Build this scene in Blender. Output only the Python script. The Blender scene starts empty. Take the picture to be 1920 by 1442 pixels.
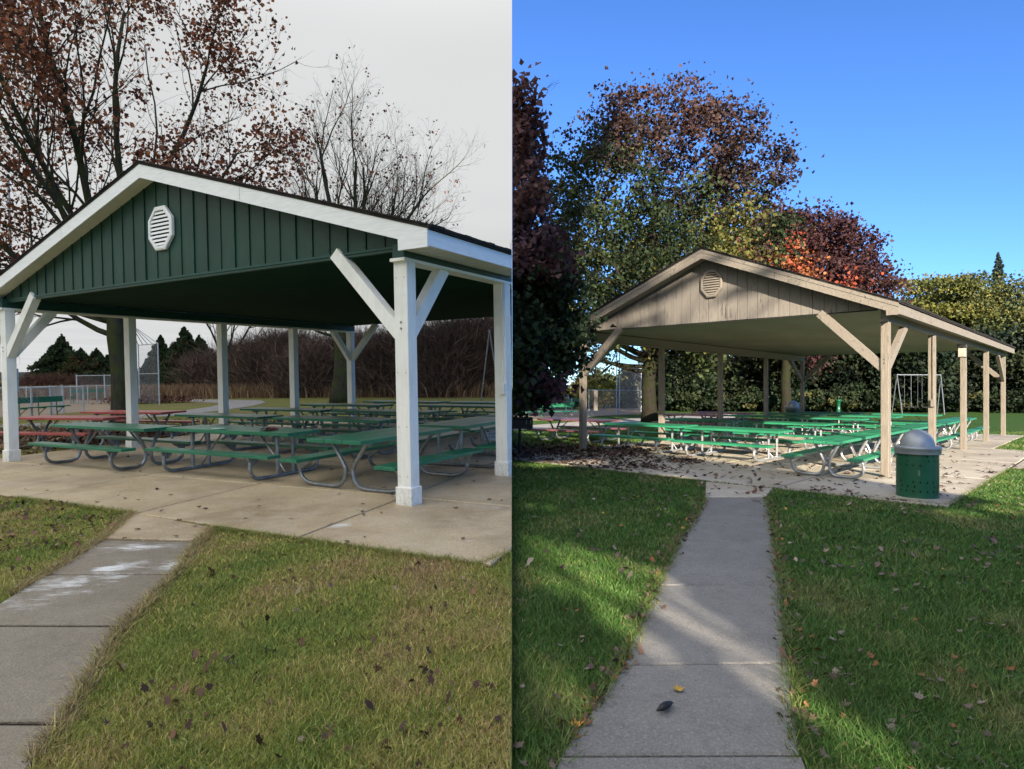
import bpy, bmesh, math, random
import numpy as np
from mathutils import Matrix, Vector, Euler
C = bpy.context.scene.collection
rad = math.radians
# ------------------------------------------------------------------ camera, sky, sun, exposure
SUN_EL, SUN_AZ = rad(21), rad(173)            # azimuth clockwise from +Y (the view direction)
EYE = 1.5
sc = bpy.context.scene
cam = bpy.data.cameras.new('camera'); cam.sensor_width = 36; cam.lens = 22.5
cam.clip_start = .05; cam.clip_end = 6000
camo = bpy.data.objects.new('camera', cam); C.objects.link(camo)
camo.location = (0, 0, EYE); camo.rotation_euler = (rad(90), 0, 0); sc.camera = camo
w = bpy.data.worlds.new('World'); sc.world = w; w.use_nodes = True
nt = w.node_tree; bg = nt.nodes['Background']
sky = nt.nodes.new('ShaderNodeTexSky'); sky.sky_type = 'NISHITA'; sky.sun_disc = False
sky.sun_elevation = SUN_EL; sky.sun_rotation = SUN_AZ; sky.air_density = 1.0; sky.dust_density = 0; sky.ozone_density = 4; sky.altitude = 600
tn = nt.nodes.new('ShaderNodeMix'); tn.data_type = 'RGBA'; tn.blend_type = 'MULTIPLY'; tn.inputs[0].default_value = 1; tn.inputs[7].default_value = (.50,.71,1.04,1)
nt.links.new(sky.outputs[0], tn.inputs[6]); nt.links.new(tn.outputs[2], bg.inputs[0]); bg.inputs[1].default_value = .09
sun = bpy.data.lights.new('sun', 'SUN'); sun.energy = 4.9; sun.angle = rad(.5); sun.color = (1, .89, .73)
so = bpy.data.objects.new('sun', sun); C.objects.link(so)
S = Vector((math.sin(SUN_AZ)*math.cos(SUN_EL), math.cos(SUN_AZ)*math.cos(SUN_EL), math.sin(SUN_EL)))
so.rotation_euler = S.to_track_quat('Z', 'Y').to_euler(); so.location = (20, -40, 30)
sc.view_settings.view_transform = 'Standard'; sc.view_settings.look = 'None'
sc.view_settings.exposure = 1.5; sc.view_settings.gamma = 1; sc.view_settings.use_curve_mapping = False
sc.cycles.max_bounces = 6; sc.cycles.transparent_max_bounces = 8
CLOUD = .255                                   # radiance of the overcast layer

# ------------------------------------------------------------------ the two lawns (each very slightly sloping)
def rot(p, r):
    cp, sp, cr, sr = math.cos(p), math.sin(p), math.cos(r), math.sin(r)
    return Matrix(((1,0,0),(0,cp,-sp),(0,sp,cp))) @ Matrix(((cr,0,sr),(0,1,0),(-sr,0,cr)))
def slope(p, r):
    return Matrix.Translation((0,0,EYE)) @ rot(p, r).to_4x4() @ Matrix.Translation((0,0,-EYE))
H = {'L': slope(.021, -.0156), 'R': slope(-.0082, .0046)}
PAV = {'L': dict(x=-1.1774, y=7.1461, th=.504, W=8.937, s=2.176, zb=2.733, zg=2.918, za=4.495, ze=2.997, eo=.50, ro=.23, pw=.187, pd=.16),
       'R': dict(x=6.461, y=11.064, th=.7648, W=6.553, s=3.659, zb=2.7095, zg=2.933, za=4.394, ze=2.973, eo=.27, ro=.31, pw=.125, pd=.155)}
TH = {'L': .66, 'R': .635}
def at(px, py, side, z=0.0):
    """a point of the lawn (plane z above it) seen in that direction -> x, y on the lawn"""
    d = H[side].to_3x3().transposed() @ Vector(((px-960)/1200, 1, (721-py)/1200))
    t = (z-EYE)/d[2]; return Vector((d[0]*t, d[1]*t))
def uvxy(u, v, side):
    P = PAV[side]; c, s = math.cos(P['th']), math.sin(P['th'])
    return Vector((P['x']+u*c+v*s, P['y']-u*s+v*c))
SIDE = {}                                     # object name -> which lawn it belongs to

ORD = ['leftmost','second from the left','third from the left','fourth from the left','fifth from the left','sixth from the left','seventh from the left','eighth from the left','ninth from the left','tenth from the left','eleventh from the left','twelfth from the left','thirteenth from the left','fourteenth from the left','fifteenth from the left']
def tag(o, label=None, cat=None, group=None, kind=None):
    if label: o['label'] = label
    if cat: o['category'] = cat
    if group: o['group'] = group
    if kind: o['kind'] = kind
    return o
def thing(name, side, x, y, rz=0, label=None, cat=None, group=None, z=0):
    o = bpy.data.objects.new(name, None); o.empty_display_size = .2; C.objects.link(o)
    o.matrix_world = H[side] @ Matrix.Translation((x, y, z)) @ Matrix.Rotation(rz, 4, 'Z')
    SIDE[o] = side
    return tag(o, label, cat, group)
def link(name, me, mat, parent=None, side=None, M=None, kind=None):
    o = bpy.data.objects.new(name, me); C.objects.link(o)
    if mat is not None and not me.materials: me.materials.append(mat)
    if parent is not None: o.parent = parent
    else:
        o.matrix_world = (H[side] if side else Matrix.Identity(4)) @ (M or Matrix.Identity(4))
    if side: SIDE[o] = side
    if kind: o['kind'] = kind
    return o
def copy_thing(root, M, label, group=None):
    r = root.copy(); C.objects.link(r); r.matrix_world = M; r['label'] = label
    if group: r['group'] = group
    SIDE[r] = SIDE[root]
    for ch in list(root.children):
        c = ch.copy(); C.objects.link(c); c.parent = r
        for g in list(ch.children):
            d = g.copy(); C.objects.link(d); d.parent = c
    return r

# ------------------------------------------------------------------ mesh helpers
class MB:
    def __init__(s): s.v = []; s.f = []
    def add(s, vs, fs):
        n = len(s.v); s.v += [tuple(v) for v in vs]; s.f += [tuple(i+n for i in f) for f in fs]; return s
    def box(s, x0, x1, y0, y1, z0, z1, ch=0):
        if ch:
            c = ch
            ring = [(x0+c,y0),(x1-c,y0),(x1,y0+c),(x1,y1-c),(x1-c,y1),(x0+c,y1),(x0,y1-c),(x0,y0+c)]
            ins = [(x0+2*c,y0+c),(x1-2*c,y0+c),(x1-c,y0+2*c),(x1-c,y1-2*c),(x1-2*c,y1-c),(x0+2*c,y1-c),(x0+c,y1-2*c),(x0+c,y0+2*c)]
            vs = [(a,b,z0) for a,b in ring]+[(a,b,z1-c) for a,b in ring]+[(a,b,z1) for a,b in ins]
            fs = [tuple(range(7,-1,-1)), tuple(range(16,24))]
            for k in (0, 8):
                for i in range(8): fs.append((k+i, k+(i+1)%8, k+8+(i+1)%8, k+8+i))
            return s.add(vs, fs)
        vs = [(x,y,z) for z in (z0,z1) for x,y in ((x0,y0),(x1,y0),(x1,y1),(x0,y1))]
        return s.add(vs, [(3,2,1,0),(4,5,6,7),(0,1,5,4),(1,2,6,5),(2,3,7,6),(3,0,4,7)])
    def prism(s, poly, z0, z1):
        n = len(poly); a = sum(poly[i][0]*poly[(i+1)%n][1]-poly[(i+1)%n][0]*poly[i][1] for i in range(n))
        if a < 0: poly = poly[::-1]
        vs = [(p[0],p[1],z0) for p in poly]+[(p[0],p[1],z1) for p in poly]
        return s.add(vs, [tuple(range(n-1,-1,-1)), tuple(range(n,2*n))]+[(i,(i+1)%n,n+(i+1)%n,n+i) for i in range(n)])
    def xprism(s, poly, y0, y1):                # polygon in (x,z), extruded along y
        n = len(poly); vs = [(p[0],y0,p[1]) for p in poly]+[(p[0],y1,p[1]) for p in poly]
        return s.add(vs, [tuple(range(n)), tuple(range(2*n-1,n-1,-1))]+[(i,n+i,n+(i+1)%n,(i+1)%n) for i in range(n)])
    def beam(s, p, q, a, b, up=(0,0,1)):        # rectangular bar a (sideways) x b (up)
        p, q = Vector(p), Vector(q); d = (q-p).normalized(); sx = d.cross(Vector(up)).normalized(); uz = sx.cross(d)
        vs = [c+sx*i*a/2+uz*j*b/2 for c in (p,q) for i,j in ((-1,-1),(1,-1),(1,1),(-1,1))]
        return s.add(vs, [(3,2,1,0),(4,5,6,7),(0,1,5,4),(1,2,6,5),(2,3,7,6),(3,0,4,7)])
    def tube(s, pts, r, n=8, cap=True):
        pts = [Vector(p) for p in pts]; rr = r if isinstance(r, (list, tuple)) else [r]*len(pts)
        d = (pts[1]-pts[0]).normalized(); a = d.orthogonal().normalized(); base = len(s.v); vs = []; fs = []
        for i, p in enumerate(pts):
            d = (pts[min(i+1,len(pts)-1)]-pts[max(i-1,0)]).normalized()
            a = (a-d*a.dot(d)).normalized(); b = d.cross(a)
            vs += [p+(a*math.cos(2*math.pi*k/n)+b*math.sin(2*math.pi*k/n))*rr[i] for k in range(n)]
            if i: fs += [((i-1)*n+k,(i-1)*n+(k+1)%n,i*n+(k+1)%n,i*n+k) for k in range(n)]
        if cap and n > 3: fs += [tuple(range(n-1,-1,-1)), tuple(range((len(pts)-1)*n, len(pts)*n))]
        return s.add(vs, fs)
    def lathe(s, prof, n=32, cx=0, cy=0):
        vs = []; fs = []
        for i,(r,z) in enumerate(prof):
            vs += [(cx+r*math.cos(2*math.pi*k/n), cy+r*math.sin(2*math.pi*k/n), z) for k in range(n)]
            if i: fs += [((i-1)*n+k,(i-1)*n+(k+1)%n,i*n+(k+1)%n,i*n+k) for k in range(n)]
        return s.add(vs, fs)
    def mesh(s, name, smooth=False):
        me = bpy.data.meshes.new(name); me.from_pydata(s.v, [], s.f); me.update()
        if smooth: me.polygons.foreach_set('use_smooth', [True]*len(me.polygons))
        return me
    def build(s, name, mat, parent=None, side=None, M=None, kind=None, smooth=False):
        return link(name, s.mesh(name, smooth), mat, parent, side, M, kind)
def npmesh(name, V, F, col=None, smooth=False):
    V = np.asarray(V, np.float32); F = np.asarray(F, np.int32); k = F.shape[1]
    me = bpy.data.meshes.new(name); me.vertices.add(len(V)); me.vertices.foreach_set('co', V.ravel())
    me.loops.add(F.size); me.loops.foreach_set('vertex_index', F.ravel())
    me.polygons.add(len(F)); me.polygons.foreach_set('loop_start', np.arange(0, F.size, k, dtype=np.int32))
    if smooth: me.polygons.foreach_set('use_smooth', np.ones(len(F), bool))
    if col is not None:
        a = me.color_attributes.new('hue', 'FLOAT_COLOR', 'POINT')
        a.data.foreach_set('color', np.concatenate([col, np.ones((len(col),1))], 1).astype(np.float32).ravel())
    me.update(); me.validate(); return me

# ------------------------------------------------------------------ materials
def s2l(r, g, b): return tuple(((c/255)/12.92 if c <= 10 else ((c/255+.055)/1.055)**2.4) for c in (r,g,b))
class Mt:
    def __init__(s, name, rough=.6, spec=.4, metal=0):
        s.m = bpy.data.materials.new(name); s.m.use_nodes = True; s.n = s.m.node_tree.nodes; s.l = s.m.node_tree.links
        s.b = s.n['Principled BSDF']; s.b.inputs['Roughness'].default_value = rough
        s.b.inputs['Specular IOR Level'].default_value = spec; s.b.inputs['Metallic'].default_value = metal
        s.co = None
    def coords(s, kind='Object', scale=(1,1,1)):
        if kind == 'World': o = s.n.new('ShaderNodeNewGeometry').outputs['Position']
        else: o = s.n.new('ShaderNodeTexCoord').outputs['Object']
        if scale != (1,1,1):
            m = s.n.new('ShaderNodeVectorMath'); m.operation = 'MULTIPLY'; m.inputs[1].default_value = scale; s.l.new(o, m.inputs[0]); o = m.outputs[0]
        return o
    def noise(s, co, scale, detail=5, rough=.55, lo=.35, hi=.65):
        t = s.n.new('ShaderNodeTexNoise'); t.inputs['Scale'].default_value = scale; t.inputs['Detail'].default_value = detail
        t.inputs['Roughness'].default_value = rough; s.l.new(co, t.inputs['Vector'])
        r = s.n.new('ShaderNodeMapRange'); r.inputs['From Min'].default_value = lo; r.inputs['From Max'].default_value = hi
        s.l.new(t.outputs['Fac'], r.inputs['Value']); return r.outputs[0]
    def mix(s, f, a, b):
        m = s.n.new('ShaderNodeMix'); m.data_type = 'RGBA'
        if isinstance(f, (int,float)): m.inputs[0].default_value = f
        else: s.l.new(f, m.inputs[0])
        for i, c in ((6,a),(7,b)):
            if isinstance(c, tuple): m.inputs[i].default_value = (*c[:3],1)
            else: s.l.new(c, m.inputs[i])
        return m.outputs[2]
    def math(s, op, a, b=0):
        m = s.n.new('ShaderNodeMath'); m.operation = op
        for i, c in ((0,a),(1,b)):
            if isinstance(c, (int,float)): m.inputs[i].default_value = c
            else: s.l.new(c, m.inputs[i])
        return m.outputs[0]
    def blob(s, co, c, r, soft=.5):
        d = s.n.new('ShaderNodeVectorMath'); d.operation = 'DISTANCE'; s.l.new(co, d.inputs[0]); d.inputs[1].default_value = c
        m = s.n.new('ShaderNodeMapRange'); m.inputs['From Min'].default_value = r; m.inputs['From Max'].default_value = r*soft
        s.l.new(d.outputs['Value'], m.inputs['Value']); return m.outputs[0]
    def col(s, c):
        if isinstance(c, tuple): s.b.inputs['Base Color'].default_value = (*c[:3],1)
        else: s.l.new(c, s.b.inputs['Base Color'])
        return s
    def bump(s, h, dist=.01, strength=.6):
        b = s.n.new('ShaderNodeBump'); b.inputs['Distance'].default_value = dist; b.inputs['Strength'].default_value = strength
        s.l.new(h, b.inputs['Height']); s.l.new(b.outputs[0], s.b.inputs['Normal']); return s
def simple(name, c1, c2=None, scale=6, rough=.6, spec=.4, metal=0, bump=0, bscale=60, stretch=(1,1,1), co='Object', lo=.35, hi=.65):
    m = Mt(name, rough, spec, metal); o = m.coords(co, stretch)
    m.col(m.mix(m.noise(o, scale, 6, .6, lo, hi), c1, c2 or tuple(x*.75 for x in c1)))
    if bump: m.bump(m.noise(o, bscale, 4, .6, 0, 1), bump)
    return m.m
def leafmat(name, trans=.35, rough=.6):
    m = Mt(name, rough, .25); a = m.n.new('ShaderNodeAttribute'); a.attribute_name = 'hue'
    m.col(a.outputs['Color']); t = m.n.new('ShaderNodeBsdfTranslucent'); m.l.new(a.outputs['Color'], t.inputs['Color'])
    x = m.n.new('ShaderNodeMixShader'); x.inputs[0].default_value = trans
    m.l.new(m.b.outputs[0], x.inputs[1]); m.l.new(t.outputs[0], x.inputs[2])
    m.l.new(x.outputs[0], m.n['Material Output'].inputs['Surface']); return m.m

# painted green metal siding with a wash of dirt, green ceiling, white trim
def siding(name, c1, c2, bump=.002):
    m = Mt(name, .45, .4); o = m.coords('Object', (1,1,.12)); o2 = m.coords('Object')
    c = m.mix(m.noise(o, 18, 5, .6), c1, c2); m.col(m.mix(m.noise(o2, 1.3, 4), c, tuple(x*.8 for x in c2)))
    m.bump(m.noise(o, 40, 4, .6, 0, 1), bump); return m.m
GREEN_SIDE = siding('green_siding', (.014,.062,.042), (.009,.045,.031))
GREEN_TRIM = simple('green_trim', (.013,.062,.046), (.010,.05,.037), 8, .4)
GREEN_CEIL = simple('green_ceiling', (.008,.045,.028), (.006,.034,.021), 2, .8, .1)
def whitepaint():
    m = Mt('white_paint', .45, .4); o = m.coords('Object', (1,1,.15)); o2 = m.coords('Object')
    sp = m.n.new('ShaderNodeSeparateXYZ'); m.l.new(o2, sp.inputs[0]); lowz = m.n.new('ShaderNodeMapRange'); lowz.inputs['From Min'].default_value = .4; lowz.inputs['From Max'].default_value = 0; m.l.new(sp.outputs[2], lowz.inputs['Value'])
    splash = m.math('MULTIPLY', m.math('MULTIPLY', lowz.outputs[0], m.noise(o2, 28, 7, .75, .42, .66)), .55)
    c = m.mix(m.noise(o, 22, 6, .65, .35, .75), (.84,.84,.79), (.75,.745,.68)); c = m.mix(m.noise(o2, 1.6, 6, .6, .5, .8), c, (.62,.61,.55)); m.col(m.mix(splash, c, (.30,.25,.18)))
    m.bump(m.noise(o, 60, 4, .6, 0, 1), .0015); return m.m
WHITE = whitepaint()
ALU = simple('white_aluminium', (.82,.83,.82), (.72,.73,.72), 5, .35, .5, stretch=(1,1,8))
SHINGLE = simple('dark_shingle', (.035,.03,.027), (.018,.016,.015), 30, .9, .2, bump=.004, bscale=90)
def weathered(name, c1, c2, c3, ax=(8,8,.7)):
    m = Mt(name, .75, .25); o = m.coords('Object', ax); o2 = m.coords('Object')
    g = m.noise(o, 6, 8, .7, .3, .7); c = m.mix(g, c1, c2)
    c = m.mix(m.math('MULTIPLY', m.noise(o, 3, 6, .75, .56, .62), m.noise(o2, 1.5, 3, .5, .45, .65)), c, c3); m.col(c)
    m.bump(g, .004); return m.m
TAN_SIDE = weathered('weathered_tan_siding', (.225,.20,.17), (.165,.148,.128), (.07,.062,.055))
TAN_POST = weathered('weathered_tan_post', (.28,.24,.19), (.165,.138,.108), (.08,.068,.055))
TAN_BAR = weathered('weathered_tan_timber', (.255,.222,.182), (.175,.15,.122), (.085,.073,.06), (4,4,4))
TAN_CEIL = simple('tan_plywood_ceiling', (.27,.24,.185), (.21,.185,.14), 1.2, .7, .3, stretch=(1,.4,1))
TABLE_L = simple('green_table_paint', (.022,.17,.088), (.013,.115,.062), 3, .32, .5, bump=.0015, bscale=25, stretch=(.3,6,1))
TABLE_R = simple('bright_green_table_paint', (.03,.235,.115), (.018,.165,.08), 3, .4, .5, bump=.0015, bscale=25, stretch=(.3,6,1))
RED_L = simple('faded_red_table_paint', (.36,.075,.06), (.24,.04,.035), 4, .4, .4)
RED_R = simple('dull_red_table_paint', (.26,.10,.10), (.17,.06,.065), 4, .45, .4)
STEEL = simple('galvanised_steel', (.30,.32,.33), (.19,.20,.21), 12, .38, .5, .7)
STEEL_R = simple('galvanised_steel_bright', (.40,.41,.42), (.28,.29,.30), 12, .42, .5, .55)
FSTEEL = simple('fence_steel', (.5,.53,.55), (.36,.38,.4), 8, .5, .5, .3)
def bark(name, c1, c2, moss, msc=2):
    m = Mt(name, .9, .15); o = m.coords('Object', (1,1,.25)); o2 = m.coords('Object')
    g = m.noise(o, 14, 8, .7, .3, .7); c = m.mix(g, c1, c2)
    c = m.mix(m.noise(o2, msc, 5, .6, .42, .62), c, moss); m.col(c); m.bump(g, .03); return m.m
BARK_L = bark('mossy_bark', (.06,.055,.045), (.018,.016,.013), (.045,.055,.016))
BARK_G = bark('grey_bark', (.09,.085,.08), (.03,.028,.026), (.05,.05,.035))
BARK_R = bark('brown_mossy_bark', (.034,.028,.021), (.011,.009,.007), (.022,.026,.009))
LEAF = leafmat('leaf'); LITTER = leafmat('leaf_litter', .1, .7); BLADE = leafmat('grass_blade', .3, .5); TWIG = leafmat('twig', 0, .9)
def concrete(name, c1, c2, c3, rough, co='World', speck=0, dust=None):
    m = Mt(name, rough, .35); o = m.coords(co)
    big = m.noise(o, .55, 4, .6, .42, .6); c = m.mix(big, c1, c2)
    c = m.mix(m.noise(o, 3.5, 7, .65, .45, .75), c, c3)
    fine = m.noise(o, 90, 3, .6, .25, .75); c = m.mix(m.math('MULTIPLY', fine, .35+speck), c, tuple(x*1.5 for x in c1))
    c = m.mix(m.math('MULTIPLY', m.noise(o, 14, 9, .8, .5, .62), .38), c, tuple(x*.45 for x in c1)); c = m.mix(m.math('MULTIPLY', m.noise(o, 45, 4, .7, .55, .65), .35), c, tuple(min(1,x*2.0) for x in c1))
    v = m.noise(o, 160, 2, .5, .60, .64); c = m.mix(m.math('MULTIPLY', v, .5), c, tuple(x*.35 for x in c1))
    if dust:
        d = None
        for cc, r in dust:
            b = m.blob(o, cc, r, .1); d = b if d is None else m.math('MAXIMUM', d, b)
        n = m.math('MULTIPLY', m.noise(m.coords(co, (1,2.6,1)), 5, 10, .78, .32, .72), m.noise(m.coords(co, (.8,1.4,1)), 2.2, 3, .5, .35, .6)); k = m.math('MULTIPLY', m.math('SUBTRACT', m.math('ADD', m.math('MULTIPLY', n, 1.0), m.math('MULTIPLY', d, .5)), .60), 2.2)
        k = m.math('MINIMUM', m.math('MAXIMUM', m.math('MULTIPLY', k, d), 0), .9); c = m.mix(k, c, (.78,.78,.75))
    m.col(c); r = m.n.new('ShaderNodeMapRange'); r.inputs['To Min'].default_value = rough+.15; r.inputs['To Max'].default_value = rough-.15
    m.l.new(big, r.inputs['Value']); m.l.new(r.outputs[0], m.b.inputs['Roughness'])
    m.bump(fine, .006, .7); return m.m
def P3(px, py, side, z=.03): p = at(px, py, side); return tuple(H[side] @ Vector((p[0], p[1], z)))
SOIL = simple('dark_joint_soil', (.035,.028,.02), (.02,.017,.012), 20, .95, .1)
SLAB_L = concrete('damp_tan_concrete', (.47,.365,.225), (.29,.215,.125), (.53,.45,.32), .5, dust=[(P3(860,1015,'L'),.42),(P3(640,992,'L'),.3),(P3(940,950,'L'),.35)])
PATH_L = concrete('damp_grey_concrete', (.195,.165,.12), (.14,.115,.082), (.245,.215,.165), .55, speck=.45,
    dust=[(P3(90,1105,'L'),.62),(P3(230,1092,'L'),.48),(P3(130,1098,'L'),.5),(P3(250,1035,'L'),.5),(P3(200,1075,'L'),.45),(P3(330,1066,'L'),.33)])
SLAB_R = concrete('pale_concrete', (.43,.38,.30), (.29,.235,.165), (.47,.43,.36), .7)
PATH_R = concrete('rough_grey_concrete', (.165,.155,.14), (.115,.108,.098), (.22,.21,.19), .8, speck=.55)
WALK = concrete('far_walk', (.30,.28,.26), (.24,.225,.21), (.34,.32,.3), .8)
GRAVEL = simple('tan_infield', (.36,.28,.20), (.27,.21,.15), 2, .95, .1, co='World')
def lawn(name, a, b, c, d):
    m = Mt(name, .95, .1); o = m.coords('World'); k = m.mix(m.noise(o, .9, 5, .6), a, b); k = m.mix(m.noise(o, .25, 4, .6, .5, .7), k, c)
    k = m.mix(m.noise(o, 45, 4, .7, .35, .7), k, d); m.col(k); m.bump(m.noise(o, 70, 4, .7, 0, 1), .03); return m.m
LAWN_L = lawn('late_autumn_lawn', (.20,.22,.06), (.27,.26,.08), (.26,.19,.10), (.11,.11,.035))
LAWN_R = lawn('green_lawn', (.05,.12,.022), (.085,.15,.03), (.07,.11,.03), (.02,.05,.010))

# ------------------------------------------------------------------ sky: overcast layer above the left lawn, with an unseen sun-blocking strip added
def cloud_layer():
    m = bpy.data.materials.new('overcast_cloud'); m.use_nodes = True; n = m.node_tree.nodes; l = m.node_tree.links; n.clear()
    out = n.new('ShaderNodeOutputMaterial'); em = n.new('ShaderNodeEmission'); g = n.new('ShaderNodeNewGeometry')
    t = n.new('ShaderNodeTexNoise'); t.inputs['Scale'].default_value = .02; t.inputs['Detail'].default_value = 3; l.new(g.outputs['Position'], t.inputs['Vector'])
    r = n.new('ShaderNodeMapRange'); r.inputs['From Min'].default_value = .3; r.inputs['From Max'].default_value = .7
    r.inputs['To Min'].default_value = .93; r.inputs['To Max'].default_value = 1.06; l.new(t.outputs['Fac'], r.inputs['Value'])
    # unseen glow patch above and behind the viewpoint, added to brighten the left side
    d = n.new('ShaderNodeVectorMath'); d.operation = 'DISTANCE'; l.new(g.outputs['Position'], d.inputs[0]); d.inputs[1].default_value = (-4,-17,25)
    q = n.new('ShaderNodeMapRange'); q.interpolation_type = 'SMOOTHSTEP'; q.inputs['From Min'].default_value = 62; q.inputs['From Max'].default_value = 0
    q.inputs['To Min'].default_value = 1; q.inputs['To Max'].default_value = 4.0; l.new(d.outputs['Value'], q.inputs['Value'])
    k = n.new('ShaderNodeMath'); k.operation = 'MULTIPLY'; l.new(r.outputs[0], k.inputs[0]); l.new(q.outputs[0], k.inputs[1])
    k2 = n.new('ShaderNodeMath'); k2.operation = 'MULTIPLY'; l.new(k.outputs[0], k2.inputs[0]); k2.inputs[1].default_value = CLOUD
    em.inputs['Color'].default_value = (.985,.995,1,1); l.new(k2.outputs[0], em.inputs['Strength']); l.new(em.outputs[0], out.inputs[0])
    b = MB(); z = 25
    e = z/math.tan(SUN_EL)*math.sin(SUN_AZ)+.32  # deck edge pushed right behind the viewpoint, added to keep sun off the left lawn
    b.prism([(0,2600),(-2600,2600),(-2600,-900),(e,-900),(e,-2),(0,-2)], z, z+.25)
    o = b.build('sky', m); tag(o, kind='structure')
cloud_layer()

# ------------------------------------------------------------------ ground
def ground(side, mat):
    x0, x1 = (-1500, 0) if side == 'L' else (0, 1500)
    me = MB().box(x0, x1, -80, 1500, -1.2, 0).mesh('lawn')
    M = H[side]; Mi = M.inverted()
    for v in me.vertices:                      # the seam follows the vertical plane between the lawns
        p = M @ v.co
        if abs(v.co.x) < 1: p.x = 0
        v.co = Mi @ p
    o = link('lawn', me, mat, None, side); tag(o, kind='structure'); SIDE.pop(o)
ground('L', LAWN_L); ground('R', LAWN_R)
def slabs(name, side, mat, polys, z0, z1, label=None, gap=.016):
    """one structure sheet with every poured panel as a part of its own"""
    bed = bpy.data.objects.new(name, None); C.objects.link(bed); bed.matrix_world = H[side]; tag(bed, kind='structure'); SIDE[bed] = side
    jb = MB()
    for q in polys: jb.prism([Vector(p) for p in q], -.04, .006)
    jb.build('joint_soil', SOIL, bed)
    for q in polys:
        q = [Vector(p) for p in q]; c = sum(q, Vector((0,0)))/len(q)
        q = [p-(p-c).normalized()*gap for p in q]
        b = MB(); n = len(q); e = .012
        a = sum(q[i][0]*q[(i+1)%n][1]-q[(i+1)%n][0]*q[i][1] for i in range(n))
        if a < 0: q = q[::-1]
        ins = [p-(p-c).normalized()*e for p in q]
        vs = [(p[0],p[1],z0) for p in q]+[(p[0],p[1],z1-.008) for p in q]+[(p[0],p[1],z1) for p in ins]
        fs = [tuple(range(2*n,3*n))]+[(k+i,k+(i+1)%n,k+n+(i+1)%n,k+n+i) for k in (0,n) for i in range(n)]
        b.add(vs, fs).build('slab_panel', mat, bed)
    return bed
# left patio: joints run slightly askew to the posts
def gl(u, v): return uvxy(u-.17*(v+1.6), v+(.028 if v < -1 else .05)*(u+8.5), 'L')
us = [-12.2,-9.35,-7.0,-4.72,-2.45,-.05,1.95]; vs_ = [-1.82,-.12,2.1,4.3,6.5,9.1]
def glv(u, v):
    p = gl(u, v); return p
pol = []
for i in range(1, len(us)-1):
    for j in range(len(vs_)-1):
        a, b_ = us[i], us[i+1]; lo = vs_[j]
        pol.append([glv(a,lo), glv(b_,lo), glv(b_,vs_[j+1]), glv(a,vs_[j+1])])
pol.append([glv(us[0],vs_[0]), glv(us[1],vs_[0]), glv(us[1],vs_[1]), glv(us[0],vs_[1])])
slabs('patio', 'L', SLAB_L, pol, -.05, .03, gap=.02)
A = lambda *p: at(p[0], p[1], 'L')
slabs('path_apron', 'L', SLAB_L, [[A(248,966),A(398,993),A(373,1018),A(191,1014)]], -.05, .028)
bl, br = Vector((-3.1,1.2)), Vector((-1.45,1.2))
slabs('path', 'L', PATH_L, [[A(190,1016),A(372,1020),A(331,1081),A(84,1082)], [A(84,1083),A(331,1082),A(231,1178),A(-70,1178)],
      [A(-70,1180),A(231,1180),A(116,1362),A(-280,1362)], [A(-280,1364),A(115,1364),br,bl]], -.05, .022)
# right patio
pol = []
ur = [-7.0,-4.95,-2.9,-.85,1.36]; vr = [-2.66,.9,4.4,8.2,11.8,15.3]
for i in range(len(ur)-1):
    for j in range(len(vr)-1):
        b_ = ur[i+1]
        if b_ > 1 and j >= 3: b_ = .5
        pol.append([uvxy(ur[i],vr[j],'R'), uvxy(b_,vr[j],'R'), uvxy(b_,vr[j+1],'R'), uvxy(ur[i],vr[j+1],'R')])
pol.append([uvxy(-11,-2.7,'R'), uvxy(-7,-2.68,'R'), uvxy(-7,-.55,'R'), uvxy(-11,-.55,'R')])
pol.append([uvxy(1.37,3.3,'R'), uvxy(6,3.3,'R'), uvxy(6,6.9,'R'), uvxy(1.37,6.9,'R')])
slabs('patio', 'R', SLAB_R, pol, -.05, .03, gap=.03)
B = lambda *p: at(p[0], p[1], 'R')
slabs('path_apron', 'R', SLAB_R, [[B(1323,906),B(1450,919),B(1437,935),B(1321,935)]], -.05, .028)
slabs('path', 'R', PATH_R, [[B(1320,936),B(1438,936),B(1447,971),B(1305,971)], [B(1305,971),B(1447,971),B(1455,1019),B(1271,1018)],
      [B(1271,1018),B(1455,1019),B(1465,1101),B(1232,1102)], [B(1232,1102),B(1465,1101),B(1480,1251),B(1165,1253)],
      [B(1165,1253),B(1480,1251),B(1505,1425),B(1048,1425)], [B(1048,1425),B(1505,1425),Vector((.8,1.0)),Vector((-.25,1.0))]], -.05, .022, gap=.012)
def strip(name, side, mat, near, far, z):
    q = [at(x,y,side) for x,y in near]+[at(x,y,side) for x,y in far[::-1]]
    o = MB().prism(q, -.03, z).build(name, mat, None, side); tag(o, kind='structure')
strip('walkway', 'L', WALK, [(-20,804),(150,797),(240,788),(330,779),(405,771),(470,762),(498,755)], [(-20,798),(150,790),(240,780),(330,772),(395,763),(420,757),(430,753)], .012)
strip('walkway', 'L', WALK, [(300,752),(430,756),(498,755)], [(300,748.5),(430,750),(490,751)], .016)
strip('infield', 'L', GRAVEL, [(-60,783),(60,781),(210,768),(215,758)], [(-60,752),(60,751),(150,749),(215,748)], .008)
strip('walkway', 'R', WALK, [(950,808),(1100,798),(1200,793),(1345,787),(1400,780)], [(950,801),(1100,790),(1200,784),(1300,779),(1390,775)], .012)
strip('infield', 'R', GRAVEL, [(950,789),(1075,787),(1120,780),(1215,776)], [(950,770),(1075,768),(1120,765),(1215,766)], .008)

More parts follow.
